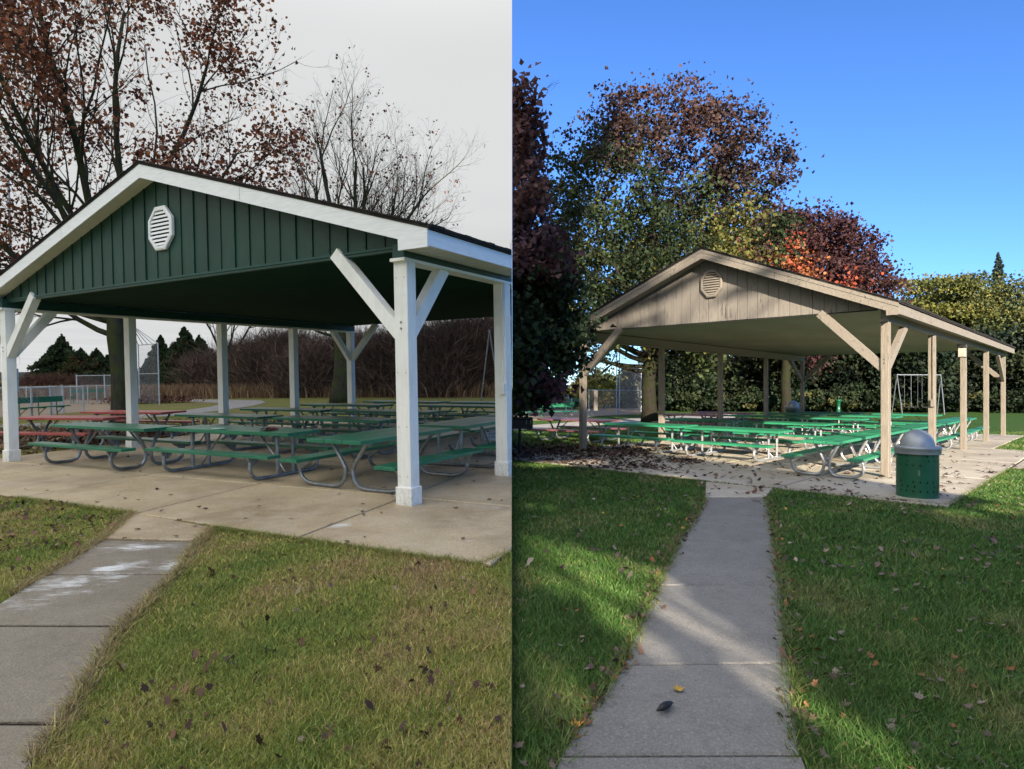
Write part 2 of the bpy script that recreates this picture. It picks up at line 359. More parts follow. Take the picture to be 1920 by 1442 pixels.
# ------------------------------------------------------------------ the pavilions
def pavilion(side, label, MS):
    P = PAV[side]; W, s, zb, zg, za, ze, eo, ro, pw, pd = (P[k] for k in ('W','s','zb','zg','za','ze','eo','ro','pw','pd'))
    root = thing('picnic_pavilion', side, P['x'], P['y'], -P['th'], label, 'pavilion')
    Lg = 4*s; mid = -W/2; half = W/2+eo; slope_ = (za-ze)/half
    def top(u): return za-slope_*abs(u-mid)
    # posts
    for k in range(5):
        for u in (0, -W):
            v = k*s
            p = MB().box(-pw/2, pw/2, -pd/2, pd/2, 0, zb-.03, .006).mesh('post')
            o = link('post', p, MS['post'], root); o.location = (u, v, .03)
            if side == 'L':
                b = MB().box(-pw/2-.018, pw/2+.018, -pd/2-.018, pd/2+.018, 0, .2, .006).build('post_base', WHITE, o)
            if k in (0, 4):
                nb_ = MB()
                for z_ in ([.35,.9,1.5,2.55] if k == 0 else []):
                    for dx in (-.055,.055): nb_.tube([(u+dx*pw/.187, v-pd/2-.0005, z_),(u+dx*pw/.187, v-pd/2-.0035, z_)], .006, 6)
                for z_ in (1.99, 2.06): nb_.tube([(u, v-pd/2, z_),(u, v-pd/2-.009, z_)], .013, 6)
                nb_.build('bolts', STEEL, root, kind='stuff')
            if k in (0, 4):
                su = -1 if u == 0 else 1; sv = 1 if k == 0 else -1
                ln = 1.0 if side == 'L' else 1.08
                z0 = zb-.78
                bt = .125 if side == 'L' else .09
                MB().beam((u+su*pw*.3, v, z0-.02), (u+su*ln, v, zg+.005), bt if side=='L' else .085, .15, (0,1,0) if False else (0,0,1)).build('brace', MS['brace'], root)
                lv = .72 if side == 'L' else 1.3
                MB().beam((u, v+sv*pd*.3, z0-.02), (u, v+sv*lv, zb+.01), bt, .15).build('brace', MS['brace'], root)
    # side beams with their bottom plate
    for u in (0, -W):
        MB().box(u-pw/2+.012, u+pw/2-.012, -.11, Lg+.11, zb+.028, zg-.0, .004).build('beam', MS['beam'], root)
        MB().box(u-pw/2-.01, u+pw/2+.01, -.13, Lg+.13, zb-.008, zb+.026, .003).build('beam_plate', MS['plate'], root)
    # ceiling and eave soffits
    MB().box(-W+pw/2, -pw/2, .03, Lg-.03, zg+.012, zg+.03).build('ceiling', MS['ceil'], root)
    zs = ze-.165
    for u0, u1 in ((pw/2, eo-.02), (-W-eo+.02, -W-pw/2)):
        zz = max(zs, zg-.10) if side == 'L' else zs+.03
        if side == 'L':
            b = MB(); n = 60
            for i in range(n):
                v0 = -ro+.03+(Lg+2*ro-.06)*i/n; v1 = -ro+.03+(Lg+2*ro-.06)*(i+1)/n-.012
                b.box(u0, u1, v0, v1, zz, zz+.012)
            b.box(u0, u1, -ro+.03, Lg+ro-.03, zz+.0125, zz+.02)
            b.build('eave_soffit', MS['soffit'], root)
        else: MB().box(u0, u1, -ro+.03, Lg+ro-.03, zz, zz+.012).build('eave_soffit', MS['soffit'], root)
    # roof slab
    for sg in (-1, 1):
        ue = mid+sg*half
        poly = [(mid, za+.005), (ue+sg*.03, ze-.01+.005), (ue+sg*.03, ze-.01+.04), (mid, za+.045)]
        if sg > 0: poly = poly[::-1]
        r = MB().xprism(poly, -ro-.03, Lg+ro+.03).build('roof', SHINGLE, root)
        # ragged shingle edge along rake and eave
        rng = random.Random(5+sg); b = MB(); n = 46
        for i in range(n):
            a0 = i/n; a1 = (i+1)/n; q0 = mid+(ue-mid)*a0; q1 = mid+(ue-mid)*a1
            z0, z1 = top(q0)+.04, top(q1)+.04; dz = rng.uniform(.006,.016)
            lo, hi = (q0,z0),(q1,z1)
            pl = [(q0,z0),(q1,z1),(q1,z1+dz),(q0,z0+dz+.006)]
            if sg > 0: pl = pl[::-1]
            b.xprism(pl, -ro-.04-rng.uniform(0,.012), -ro+.4)
        m = 70
        for i in range(m):
            v0 = -ro+(Lg+2*ro)*i/m; v1 = v0+(Lg+2*ro)/m-.006; dz = rng.uniform(0,.01)
            b.box(min(ue-sg*.2,ue+sg*(.035+dz)), max(ue-sg*.2,ue+sg*(.035+dz)), v0, v1, ze+.02, ze+.045+dz)
        x = b.build('shingles', SHINGLE, root, kind='stuff')
        # fascia along the eave
        MB().box(min(ue-sg*.02,ue+sg*.004), max(ue-sg*.02,ue+sg*.004), -ro, Lg+ro, ze-.175, ze-.008).build('eave_fascia', MS['fascia'], root)
        # rake boards (two lengths joined) front and back
        d = .185
        for v0, v1 in ((-ro-.022, -ro), (Lg+ro, Lg+ro+.022)):
            cut = .42
            for a0, a1 in ((0, cut), (cut+.0015, 1)):
                q0, q1 = mid+(ue-mid)*a0, mid+(ue-mid)*a1
                if a1 == 1: q1 += sg*.004
                pl = [(q0,top(q0)-d),(q1,top(q1)-d),(q1,top(q1)+.003),(q0,top(q0)+.003)]
                if sg < 0: pl = pl[::-1]
                MB().xprism(pl, v0, v1).build('rake_board', MS['fascia'], root)
                if MS['trim2']:
                    pl = [(q0,top(q0)-.06),(q1,top(q1)-.06),(q1,top(q1)+.004),(q0,top(q0)+.004)]
                    if sg < 0: pl = pl[::-1]
                    if v0 < 0: MB().xprism(pl, v0-.008, v0-.0005).build('rake_trim', MS['fascia'], root)
            # sloped soffit under the rake, square return at the eave corner
            pl = [(mid,top(mid)-d+.03),(ue,top(ue)-d+.03),(ue,top(ue)-d+.045),(mid,top(mid)-d+.045)]
            if sg < 0: pl = pl[::-1]
            MB().xprism(pl, min(v0,0)+.022 if v0 < 0 else Lg+.012, -.012 if v0 < 0 else v0).build('rake_soffit', MS['soffit'], root)
        ua = -.01+pw/2+.012 if sg > 0 else -W-pw/2-.002
        u_lo, u_hi = sorted((ua+sg*.02, ue+sg*.002))
        MB().box(u_lo, u_hi, -ro-.024, -ro-.001, ze-.19, top(ua)-.16).build('eave_return', MS['fascia'], root)
    # gable siding boards, front; one sheet at the back
    nb = 32; bw = (W+.06)/nb; u0 = -W-.03
    for i in range(nb):
        a = u0+i*bw+.004; b_ = a+bw-.008; zt0, zt1 = top(a)-.13, top(b_)-.13
        g = random.Random(i).uniform(-.003,.003)
        if zt0 < zg+.02 and zt1 < zg+.02: continue
        zt0, zt1 = max(zt0, zg+.015), max(zt1, zg+.015)
        pl = [(a,zg),(b_,zg)]
        if a < mid < b_: pl += [(b_,zt1),(mid,za-.13),(a,zt0)]
        else: pl += [(b_,zt1),(a,zt0)]
        bd = MB(); bd.xprism(pl, -.01+g, .012)
        if side == 'L':                         # standing seam on each sheet edge, screws
            bd.xprism([(b_-.012,zg),(b_-.002,zg),(b_-.002,zt1),(b_-.012,zt1)], -.024+g, -.0101+g)
            for q in (.12, .45, .8):
                z = zg+(zt1-zg)*q
                if zt1-zg > .25: bd.box(b_-.045, b_-.033, -.017+g, -.0101+g, z, z+.012)
        bd.build('siding_board', MS['side'], root)
    MB().xprism([(-W,zg),(0,zg),(0,top(0)-.13),(mid,za-.13),(-W,top(0)-.13)], .0125, .02).build('gable_backing', MS['dark'], root)
    MB().xprism([(-W,zg),(0,zg),(0,top(0)-.13),(mid,za-.13),(-W,top(0)-.13)], Lg-.005, Lg+.012).build('gable_panel', MS['side'], root)
    if side == 'L':
        MB().box(-W-.06, .06, -.034, -.002, zg-.03, zg-.001, .003).build('siding_trim', GREEN_TRIM, root)
        MB().box(-W-.05, .05, -.022, .03, zg-.062, zg-.031, .003).build('siding_trim', GREEN_TRIM, root)
    else:
        MB().box(-W+pw, -pw, -.004, .01, zg-.022, zg-.002).build('siding_trim', MS['dark'], root)
    # octagonal gable vent
    vu, vz, ru, rz_ = (-4.33 if side == 'L' else -3.2), (3.62 if side == 'L' else 3.72), (.275 if side == 'L' else .235), (.31 if side == 'L' else .285)
    def octa(k, yy): return [(vu+ru*k*x, yy, vz+rz_*k*z) for x, z in ((-.41,-1),(.41,-1),(1,-.41),(1,.41),(.41,1),(-.41,1),(-1,.41),(-1,-.41))]
    vm = MS['vent']
    b = MB(); vs = octa(1,-.02)+octa(1,-.06)+octa(.93,-.07)+octa(.82,-.07)+octa(.8,-.055)+octa(.8,-.03)
    fs = []
    for k in range(5):
        for i in range(8): fs.append((k*8+i, (k*8)+(i+1)%8, (k+1)*8+(i+1)%8, (k+1)*8+i))
    b.add(vs, fs); vent = b.build('gable_vent', vm, root)
    MB().add(octa(.8,-.028), [tuple(range(8))]).build('vent_back', MS['dark'], vent)
    for i in range(9):
        z = vz+rz_*.8*(-1+(i+.5)*2/9); dz = rz_*.8/9
        hw = ru*.8*min(1, (1-(abs(z-vz)/(rz_*.8)))*1.0+.41); hw = min(hw, ru*.795)
        MB().add([(vu-hw,-.064,z-dz*.75),(vu+hw,-.064,z-dz*.75),(vu+hw,-.05,z+dz*.55),(vu-hw,-.05,z+dz*.55),
                  (vu-hw,-.054,z-dz*.75),(vu+hw,-.054,z-dz*.75),(vu+hw,-.04,z+dz*.55),(vu-hw,-.04,z+dz*.55)],
                 [(0,1,2,3),(7,6,5,4),(0,4,5,1),(2,6,7,3),(1,5,6,2),(3,7,4,0)]).build('slat', vm, vent)
    # conduit and socket box on the second post of the near row
    MB().tube([(.0+pw*.25, s-pd/2-.012, zb-.02), (pw*.25, s-pd/2-.012, 1.32)], .011, 8).build('conduit', MS['brace'], root)
    MB().box(pw*.25-.04, pw*.25+.04, s-pd/2-.045, s-pd/2-.001, 1.18, 1.33, .005).build('socket_box', MS['brace'], root)
    return root
DARK = simple('dark_gap', (.02,.02,.018), (.012,.012,.011), 5, .9)
CREAMW = simple('cream_white_paint', (.70,.70,.62), (.62,.62,.54), 6, .5)
pavilion('L', 'repainted picnic pavilion with dark green gable and white posts on the damp patio',
         dict(post=WHITE, brace=WHITE, beam=GREEN_TRIM, plate=WHITE, ceil=GREEN_CEIL, soffit=CREAMW, fascia=ALU, trim2=False, side=GREEN_SIDE, dark=DARK, vent=ALU))
pavilion('R', 'weathered tan picnic pavilion with bare timber posts on the sunlit patio',
         dict(post=TAN_POST, brace=TAN_BAR, beam=TAN_BAR, plate=TAN_BAR, ceil=TAN_CEIL, soffit=TAN_CEIL, fascia=TAN_BAR, trim2=True, side=TAN_SIDE, dark=DARK, vent=TAN_BAR))

# ------------------------------------------------------------------ picnic tables
def make_table(side, ln, wd, style, paint, metal, z=None):
    """local: x along the table, y across, origin on the ground under its middle"""
    h = TH[side] if z is None else z
    root = thing('picnic_table', side, 0, 0)
    t = .045; k = ln/2.44; q = wd/.75; zk = h/.75
    for i in range(3):
        y0 = -wd/2+i*wd/3+.004; MB().box(-ln/2, ln/2, y0, y0+wd/3-.008, h-t, h, .005).build('table_plank', paint, root)
    for sgn in (-1, 1):
        yc = sgn*.66*q; MB().box(-ln/2, ln/2, yc-.135*q, yc+.135*q, .43*zk-.04, .43*zk, .005).build('bench_plank', paint, root)
    r = .027
    for sgn in (-1, 1):
        X = sgn*(ln/2-.36*k); b = MB()
        def path(pts, rr=r): b.tube([(X, y*q, z_*zk) for y, z_ in pts], rr, 8)
        if style == 'loop':
            for e in (-1, 1):
                raw = [(.24,.69),(.20,.60),(.10,.42),(.055,.32),(.05,.24),(.07,.14),(.13,.06),(.22,.034),(.36,.034),(.52,.036),(.62,.06),(.69,.12),(.72,.20),(.71,.30),(.68,.38)]
                path([(e*y, z_) for y, z_ in raw])
        else:
            path([(-.70,.38),(-.735,.28),(-.74,.18),(-.71,.10),(-.64,.05),(-.55,.034),(0,.034),(.55,.034),(.64,.05),(.71,.10),(.74,.18),(.735,.28),(.70,.38)])
            for e in (-1, 1): path([(e*.17,.03),(e*.17,.69)])
        b.beam((X, -.30*q, .70*zk-.02), (X, .30*q, .70*zk-.02), .05, .035)
        for e in (-1, 1):
            b.add([(X-.02,e*.53*q,.43*zk-.042),(X+.02,e*.53*q,.43*zk-.042),(X+.02,e*.79*q,.43*zk-.042),(X-.02,e*.79*q,.43*zk-.042),
                   (X-.02,e*.66*q,.27*zk),(X+.02,e*.66*q,.27*zk),(X+.02,e*.73*q,.24*zk),(X-.02,e*.73*q,.24*zk)],
                  [(0,1,2,3),(7,6,5,4),(0,4,5,1),(2,6,7,3),(1,5,6,2),(3,7,4,0)])
        b.build('frame', metal, root, smooth=False)
        y0 = .0; zz = .22 if style == 'loop' else .06
        MB().tube([(X, 0, zz*zk), (X-sgn*.5*k, 0, h-t-.005)], .014, 6).build('brace', metal, root)
    return root
protos = {}
def table(side, u0, u1, v0, v1, along, style, label, red=False, rz=0, group='green picnic tables on the patios'):
    ln, wd = (u1-u0, v1-v0) if along == 'u' else (v1-v0, u1-u0)
    jr = random.Random(len(label)*7+int(v0*10)); rz += rad(jr.uniform(-1.3,1.3))
    key = (side, along, style, red)
    c = uvxy((u0+u1)/2+jr.uniform(-.03,.03), (v0+v1)/2+jr.uniform(-.03,.03), side)
    a = -PAV[side]['th']+(0 if along == 'u' else math.pi/2)+rz
    M = H[side] @ Matrix.Translation((c[0], c[1], 0 if red else .03)) @ Matrix.Rotation(a, 4, 'Z')
    if key not in protos:
        pr = make_table(side, ln, wd, style, (RED_L if side == 'L' else RED_R) if red else (TABLE_L if side == 'L' else TABLE_R), STEEL if side == 'L' else STEEL_R)
        pr.matrix_world = M; tag(pr, label, 'picnic table', group); protos[key] = pr; return pr
    return copy_thing(protos[key], M, label, group)
GT = 'green picnic tables under the white-posted pavilion'
w6 = .63
for u0, v0, st, lab in [
    (-8.03,.22,'loop','green picnic table at the front left beside the white post, nearest the red tables'),
    (-5.2,.50,'post','green picnic table in the front row with a white lid on its top'),
    (-8.42,2.75,'post','second-row green picnic table standing directly behind the one with the lid'),
    (-5.4,2.75,'loop','second-row green picnic table just left of the big white corner post'),
    (-8.85,4.75,'post','third-row green picnic table in front of the grey curving walkway'),
    (-5.95,4.85,'post','third-row green picnic table crossing behind the big white corner post'),
    (-8.92,6.75,'loop','fourth-row green picnic table in front of the mossy trunk'),
    (-5.33,7.05,'loop','fourth-row green picnic table to the right of the big white corner post'),
    (-8.36,8.5,'post','last-row green picnic table in front of the rear braced post'),
    (-5.42,8.55,'loop','last-row green picnic table nearest the leaning swing pole')]:
    table('L', u0, u0+2.68, v0, v0+w6, 'u', st, lab, group=GT)
table('L', -1.66, -.74, .1, 2.0, 'v', 'loop', 'large green picnic table end-on behind the big white corner post', group=GT)
table('L', -1.69, -.77, 2.3, 4.2, 'v', 'post', 'green picnic table end-on between the two right-hand white posts', group=GT)
table('L', -1.69, -.77, 4.4, 6.3, 'v', 'post', 'green picnic table end-on seen past the second white post', group=GT)
GR = 'bright green picnic tables under the tan pavilion'
for u0, v0, st, lab in [
    (-6.72,1.0,'post','bright green picnic table at the front left beside the tan corner post'),
    (-4.28,.85,'post','bright green picnic table in the front row, second from the left tan post'),
    (-6.95,4.45,'post','second-row bright green picnic table nearest the maple trunk'),
    (-4.62,4.5,'post','second-row bright green picnic table behind the front row centre'),
    (-6.95,8.6,'post','third-row bright green picnic table at the left end'),
    (-4.85,8.7,'post','third-row bright green picnic table in the middle of the pavilion'),
    (-7.05,11.6,'loop','fourth-row bright green picnic table in front of the domed grey lid'),
    (-4.6,11.5,'post','fourth-row bright green picnic table just left of the tan corner post'),
    (-6.35,14.0,'loop','last-row bright green picnic table near the rear braced post'),
    (-4.0,14.3,'loop','last-row bright green picnic table in front of the swing frame')]:
    table('R', u0, u0+2.15, v0, v0+.98, 'u', st, lab, group=GR)
for v0, lab in [(-1.15,'bright green picnic table end-on in front, left of the tan corner post'),
                (1.6,'second end-on bright green picnic table behind the tan corner post'),
                (4.35,'third end-on bright green picnic table between the first and second tan posts'),
                (7.5,'fourth end-on bright green picnic table behind the second tan post'),
                (10.3,'farthest end-on bright green picnic table by the third tan post')]:
    table('R', -1.06, -.46, v0, v0+2.6, 'v', 'loop', lab, group=GR)
table('L', -11.9, -9.3, 1.5, 2.25, 'u', 'loop', 'nearer faded red picnic table on the lawn beside the white pavilion', red=True, rz=rad(12), group='red picnic tables')
table('L', -12.6, -10.0, 3.2, 3.95, 'u', 'loop', 'farther faded red picnic table on the lawn just left of the mossy trunk', red=True, rz=rad(10), group='red picnic tables')
table('R', -9.9, -7.6, 2.2, 3.2, 'u', 'loop', 'dull red picnic table with grey top on the lawn behind the left tan post', red=True, rz=rad(8), group='dull red picnic tables')
table('R', -9.6, -7.4, 8.6, 9.6, 'u', 'loop', 'dull red picnic table beyond the maple trunk, nearer of two', red=True, rz=rad(8), group='dull red picnic tables')
table('R', -9.8, -7.5, 11.4, 12.4, 'u', 'loop', 'dull red picnic table farthest beyond the maple trunk', red=True, rz=rad(8), group='dull red picnic tables')

# things on and by the tables
def onL(px, py, z): return at(px, py, 'L', z)
p = onL(410, 805, .69); o = MB().lathe([(0,0),(.085,0),(.10,.012),(.095,.016),(.03,.014),(.0,.014)], 20).build('plate', simple('pale_green_plastic', (.45,.62,.5)), None, 'L', Matrix.Translation((p[0],p[1],.691)), smooth=True)
tag(o, 'small pale round lid lying on the front-row green table', 'lid')
p = onL(505, 807, .69); b = MB(); rng = random.Random(3); n = 9; vs = []; fs = []
for i in range(n):
    for j in range(6):
        vs.append(((i/(n-1)-.5)*.26, (j/5-.5)*.14, .012+rng.uniform(0,.028)*(0<i<n-1)))
for i in range(n-1):
    for j in range(5): fs.append((i*6+j, (i+1)*6+j, (i+1)*6+j+1, i*6+j+1))
m0 = len(vs); vs += [(x,y,.001) for x,y,z in vs]; fs += [tuple(m0+k for k in f[::-1]) for f in fs]
o = b.add(vs, fs).build('folded_cloth', simple('dark_red_cloth', (.09,.015,.015), (.05,.01,.01), 30, .9), None, 'L', Matrix.Translation((p[0],p[1],.691)) @ Matrix.Rotation(-.5,4,'Z'))
tag(o, 'crumpled dark red cloth on the front-row green table near its right end', 'cloth')
# white wire basket beside the second post
p = at(926, 852, 'L'); t = thing('wire_basket', 'L', p[0]+.08, p[1], rad(20), 'white wire-grid basket standing by the second white post at the bench end', 'basket')
t.matrix_world = t.matrix_world @ Matrix.Translation((0,0,.27))
ring = [(.2*math.cos(a)*1.2, .2*math.sin(a)) for a in [math.pi/8+i*math.pi/4 for i in range(8)]]
WW = simple('white_wire', (.75,.8,.78), (.6,.66,.64), 10, .5)
b = MB()
for zz in (0, .06, .12): b.tube([(x,y,zz) for x,y in ring]+[(*ring[0],zz)], .005, 5)
b.build('basket_rim', WW, t); b = MB()
for i in range(13):
    x = -.23+i*.038; hy = .2*(1 if abs(x) < .1 else 1-(abs(x)-.1)/.28); b.tube([(x,-hy,.12),(x,-hy,0),(x,hy,0),(x,hy,.12)], .003, 4)
for i in range(9):
    y = -.18+i*.045; hx = .23 if abs(y) < .09 else .23-(abs(y)-.09)*1.1; b.tube([(-hx,y,.12),(-hx,y,0),(hx,y,0),(hx,y,.12)], .003, 4)
b.build('basket_grid', WW, t, kind='stuff')
MB().prism([(x*.97,y*.97) for x,y in ring], .002, .004).build('basket_liner', WW, t)
b = MB()
for x, y in ring[::2]: b.tube([(x,y,0),(x*1.05,y*1.05,-.27)], .006, 5)
b.build('basket_legs', WW, t)

# ------------------------------------------------------------------ bins, grill, posts, swings
CANG = simple('can_green', (.008,.085,.04), (.006,.065,.03), 4, .35, .5)
DOME = simple('dome_grey', (.33,.35,.37), (.26,.28,.30), 6, .45, .5, .4)
def trash_can(px, py, sc_, label):
    p = at(px, py, 'R'); t = thing('trash_can', 'R', p[0], p[1], 0, label, 'trash can')
    r, h = .26*sc_, .66*sc_*1.0; b = MB(); n = 96; rows = 30
    holes = set()
    rng = random.Random(4)
    for c in range(0, n, 5):
        for base in (4, 21):
            for k in (0, 3, 6):
                if rng.random() < .75: holes.add((c+(k%2), base+k))
    vs = []; fs = []
    for i in range(rows+1):
        z = .03+i*(h-.03)/rows
        for k in range(n): vs.append((r*math.cos(2*math.pi*k/n), r*math.sin(2*math.pi*k/n), z))
    for i in range(rows):
        for k in range(n):
            if (k, i) in holes: continue
            fs.append((i*n+k, i*n+(k+1)%n, (i+1)*n+(k+1)%n, (i+1)*n+k))
    b.add(vs, fs).build('body', CANG, t, smooth=True)
    MB().lathe([(0,.04),(r*.93,.04),(r*.93,h-.02)], 40).build('liner', simple('dark_liner', (.012,.02,.016), (.01,.015,.012), 4, .5), t, smooth=True)
    MB().lathe([(r*.94,0),(r*1.0,0),(r*1.015,.015),(r*1.015,.035),(r*.99,.05)], 48).build('base_ring', CANG, t, smooth=True)
    MB().lathe([(r*.99,h-.03),(r*1.09,h-.03),(r*1.10,h-.02),(r*1.10,h+.035),(r*1.12,h+.04),(r*1.12,h+.065),(r*1.09,h+.075),(r*.83,h+.08)], 48).build('rim', DOME, t, smooth=True)
    prof = [(r*.83*math.cos(a), h+.07+r*.92*math.sin(a)) for a in [i*math.pi/2/12 for i in range(13)]]
    prof[-1] = (.0001, prof[-1][1]); MB().lathe(prof, 48).build('dome', DOME, t, smooth=True)
    # a worn sticker outline on the body
    mm = simple('worn_sticker', (.4,.5,.45)); a = rad(-118); b = MB()
    for dz, w_ in ((.40,.018),(.375,.012),(.35,.02)):
        aa = a; b.tube([(r*1.004*math.cos(aa+x), r*1.004*math.sin(aa+x), (dz*sc_)+z) for x, z in ((-.05,0),(-.02,w_),(.03,w_*.5),(.04,-w_*.3),(0,-w_*.6))], .0018, 4)
    b.build('sticker', mm, t)
    return t
trash_can(1720, 934, 1.0, 'perforated dark green trash can with a silver dome lid beside the front tan post')
t = trash_can(1487, 800, 1.15, 'far trash can whose grey dome shows above the last bright green tables')
# charcoal grill cut by the edge of the lawn
p = at(972, 862, 'R'); t = thing('charcoal_grill', 'R', p[0]+.04, p[1]+1.2, 0, 'black pedestal charcoal grill at the left end of the right lawn', 'grill')
BLK = simple('black_iron', (.012,.012,.013), (.02,.018,.017), 20, .6)
MB().tube([(0,0,0),(0,0,.62)], .035, 8).build('pedestal', BLK, t)
b = MB(); b.box(-.3,.3,-.2,.2,.60,.63); b.box(-.3,.3,.18,.2,.631,.86); b.box(-.3,-.28,-.2,.179,.631,.86); b.box(.28,.3,-.2,.179,.631,.86); b.box(-.279,.279,-.2,-.18,.631,.80)
b.build('firebox', BLK, t); b = MB()
for i in range(12): b.tube([(-.27,-.17+i*.03,.84),(.27,-.17+i*.03,.84)], .005, 4)
b.build('grate', BLK, t)
for e in (-.1,.1): MB().tube([(.2+e*.5,-.21,.70),(.2+e*.5,-.26,.72),(.2+e*.5,-.26,.78),(.2+e*.5,-.21,.80)], .008, 5).build('handle', STEEL, t)
# light fitting under the right eave
p = uvxy(.02, 2*3.659-.35, 'R'); t = thing('lantern', 'R', p[0], p[1], -PAV['R']['th'], 'small box lantern fixed under the right eave of the tan pavilion', 'lantern')
t.matrix_world = t.matrix_world @ Matrix.Translation((0,0,2.38)); MB().box(-.07,.07,-.09,.09,0,.22,.01).build('glass', simple('frosted_lamp', (.5,.42,.33)), t)
MB().box(-.085,.085,-.105,.105,.221,.30,.01).build('hood', BLK, t); MB().box(-.09,.09,-.11,.11,-.02,-.001,.005).build('base', BLK, t)
# cable hanging by the left tan post
p = uvxy(-6.553+.12, .35, 'R'); t = thing('hanging_cable', 'R', p[0], p[1], 0, 'thin cable hanging down with a small box beside the left tan post', 'cable')
MB().tube([(0,0,2.92),(.01,0,2.4),(-.005,0,1.9),(.01,0,1.5)], .010, 6).build('cable', DARK, t); MB().box(-.05,.05,-.04,.04,1.0,1.5,.008).build('box', TAN_BAR, t)
# utility pole with box on the left
p = at(30, 792, 'L'); t = thing('light_pole', 'L', p[0], p[1], 0, 'slim grey pole with a meter box at the far left edge', 'pole')
MB().tube([(0,0,0),(0,0,4),(.0,0,8.5)], [.06,.05,.04], 10).build('pole', FSTEEL, t)
MB().box(-.13,.19,-.14,-.05,1.05,1.85,.01).build('meter_box', simple('grey_box', (.42,.48,.5)), t)
MB().tube([(.08,-.09,1.85),(.08,-.09,2.4),(.02,-.05,2.9),(.02,-.05,6)], .025, 8).build('conduit', FSTEEL, t)

def mesh_panel(a, b, z0, z1, step=.14, wr=.0035):
    """chain link between two posts: two sets of slanting wires"""
    a, b = Vector(a), Vector(b); L_ = (b-a).length; d = (b-a)/L_; mb = MB(); h = z1-z0; n = int((L_+h)/step)
    for s_ in (0, 1):
        for i in range(n+1):
            x0 = i*step-h; p0 = (x0, z0); p1 = (x0+h, z1)
            if x0 < 0: p0 = (0, z0-x0)
            if x0+h > L_: p1 = (L_, z0+(L_-x0))
            if s_: p0, p1 = (L_-p0[0], p0[1]), (L_-p1[0], p1[1])
            q0 = a+d*p0[0]; q1 = a+d*p1[0]
            mb.tube([(q0[0],q0[1],p0[1]),(q1[0],q1[1],p1[1])], wr, 3)
    return mb
def fence(side, pts, hts, label, cat='fence', rails=(1,), step=.14, mid=None):
    q = [at(x, y, side) for x, y in pts]; c = q[0]
    t = thing('chain_link_fence' if cat == 'fence' else 'backstop', side, c[0], c[1], 0, label, cat)
    q = [p-c for p in q]
    for i, p in enumerate(q):
        MB().tube([(p[0],p[1],0),(p[0],p[1],hts[i]+.06)], .035, 7).build('fence_post', FSTEEL, t)
        if i:
            a = q[i-1]; h = min(hts[i-1], hts[i])
            MB().tube([(a[0],a[1],h),(p[0],p[1],h)], .022, 6).build('rail', FSTEEL, t)
            if mid and mid < h-.2: MB().tube([(a[0],a[1],mid),(p[0],p[1],mid)], .022, 6).build('rail', FSTEEL, t)
            mesh_panel(a, p, .05, h, step).build('wire_mesh', FSTEEL, t, kind='stuff')
    return t, q
fence('L', [(-30,790),(60,785),(96,781),(117,774)], [1.15]*4, 'low grey chain-link fence right behind the near green bench')
fence('L', [(119,775),(157,771)], [1.1]*2, 'short low fence section standing by itself left of the mossy trunk')
fence('L', [(-10,760),(50,759),(96,757.5),(133,757),(165,756.5),(182,756),(197,755.5),(222,754.5)], [1.02]*8, 'low far chain-link fence along the infield')
t, q = fence('L', [(145,758),(197,756.5),(240,758),(262,757.5),(299,759)], [1.62,1.62,1.62,3.25,3.25], 'tall grey backstop with an overhanging hood behind the mossy trunk', 'backstop', mid=1.66)
a, e = q[3], q[4]
b = MB()
for k in (0,.25,.5,.75,1): b.tube([(a[0]+(e[0]-a[0])*k, a[1]+(e[1]-a[1])*k, 3.25),(a[0]+(e[0]-a[0])*(.15+.1*k), a[1]-1.0, 4.15)], .022, 6)
b.build('hood', FSTEEL, t)
fence('R', [(950,778),(986,779),(1032,780),(1072,779)], [1.05]*4, 'low dark chain-link fence behind the long green bench')
fence('R', [(950,767),(990,767),(1007,767),(1040,767),(1066,767),(1090,766)], [1.1]*6, 'low far fence in front of the yellow shrubs')
fence('R', [(1104,782),(1156,777),(1161,777),(1202,772),(1207,771)], [1.5,3.9,3.9,4.3,4.3], 'tall grey backstop seen between the left tan post and the maple trunk', 'backstop', mid=1.5)
BENCHG = simple('bench_green', (.015,.16,.08), (.012,.12,.06), 5, .45)
def bench(side, a, b_, label, hb=.8):
    p, q = at(*a, side), at(*b_, side); d = q-p; L_ = d.length; rz = math.atan2(d[1], d[0])
    t = thing('bench', side, p[0], p[1], rz, label, 'bench')
    MB().box(0, L_, -.02, .02, hb-.22, hb, .006).build('backrest', BENCHG, t); MB().box(0, L_, -.42, -.12, .40, .44, .006).build('seat', BENCHG, t)
    for x in (L_*.12, L_*.5, L_*.88):
        MB().tube([(x,.02,hb-.05),(x,.03,.42),(x,.0,0)], .02, 6).build('leg', BENCHG, t); MB().tube([(x,.02,.37),(x,-.38,.38),(x,-.3,.36),(x,.0,.15)], .016, 6).build('seat_bracket', BENCHG, t)
bench('L', (26,787), (118,780), 'green players bench with backrest at the far left behind the fence')
bench('L', (130,757), (197,755), 'far green bench seen through the backstop mesh', .85)
bench('R', (950,788), (1076,786), 'long green players bench at the left of the right lawn', .85)
bench('R', (1062,769), (1090,769), 'far small green bench beside the left tan post', .85)
SSTEEL = simple('dull_steel', (.16,.18,.2), (.11,.12,.13), 8, .5, .5, .3)
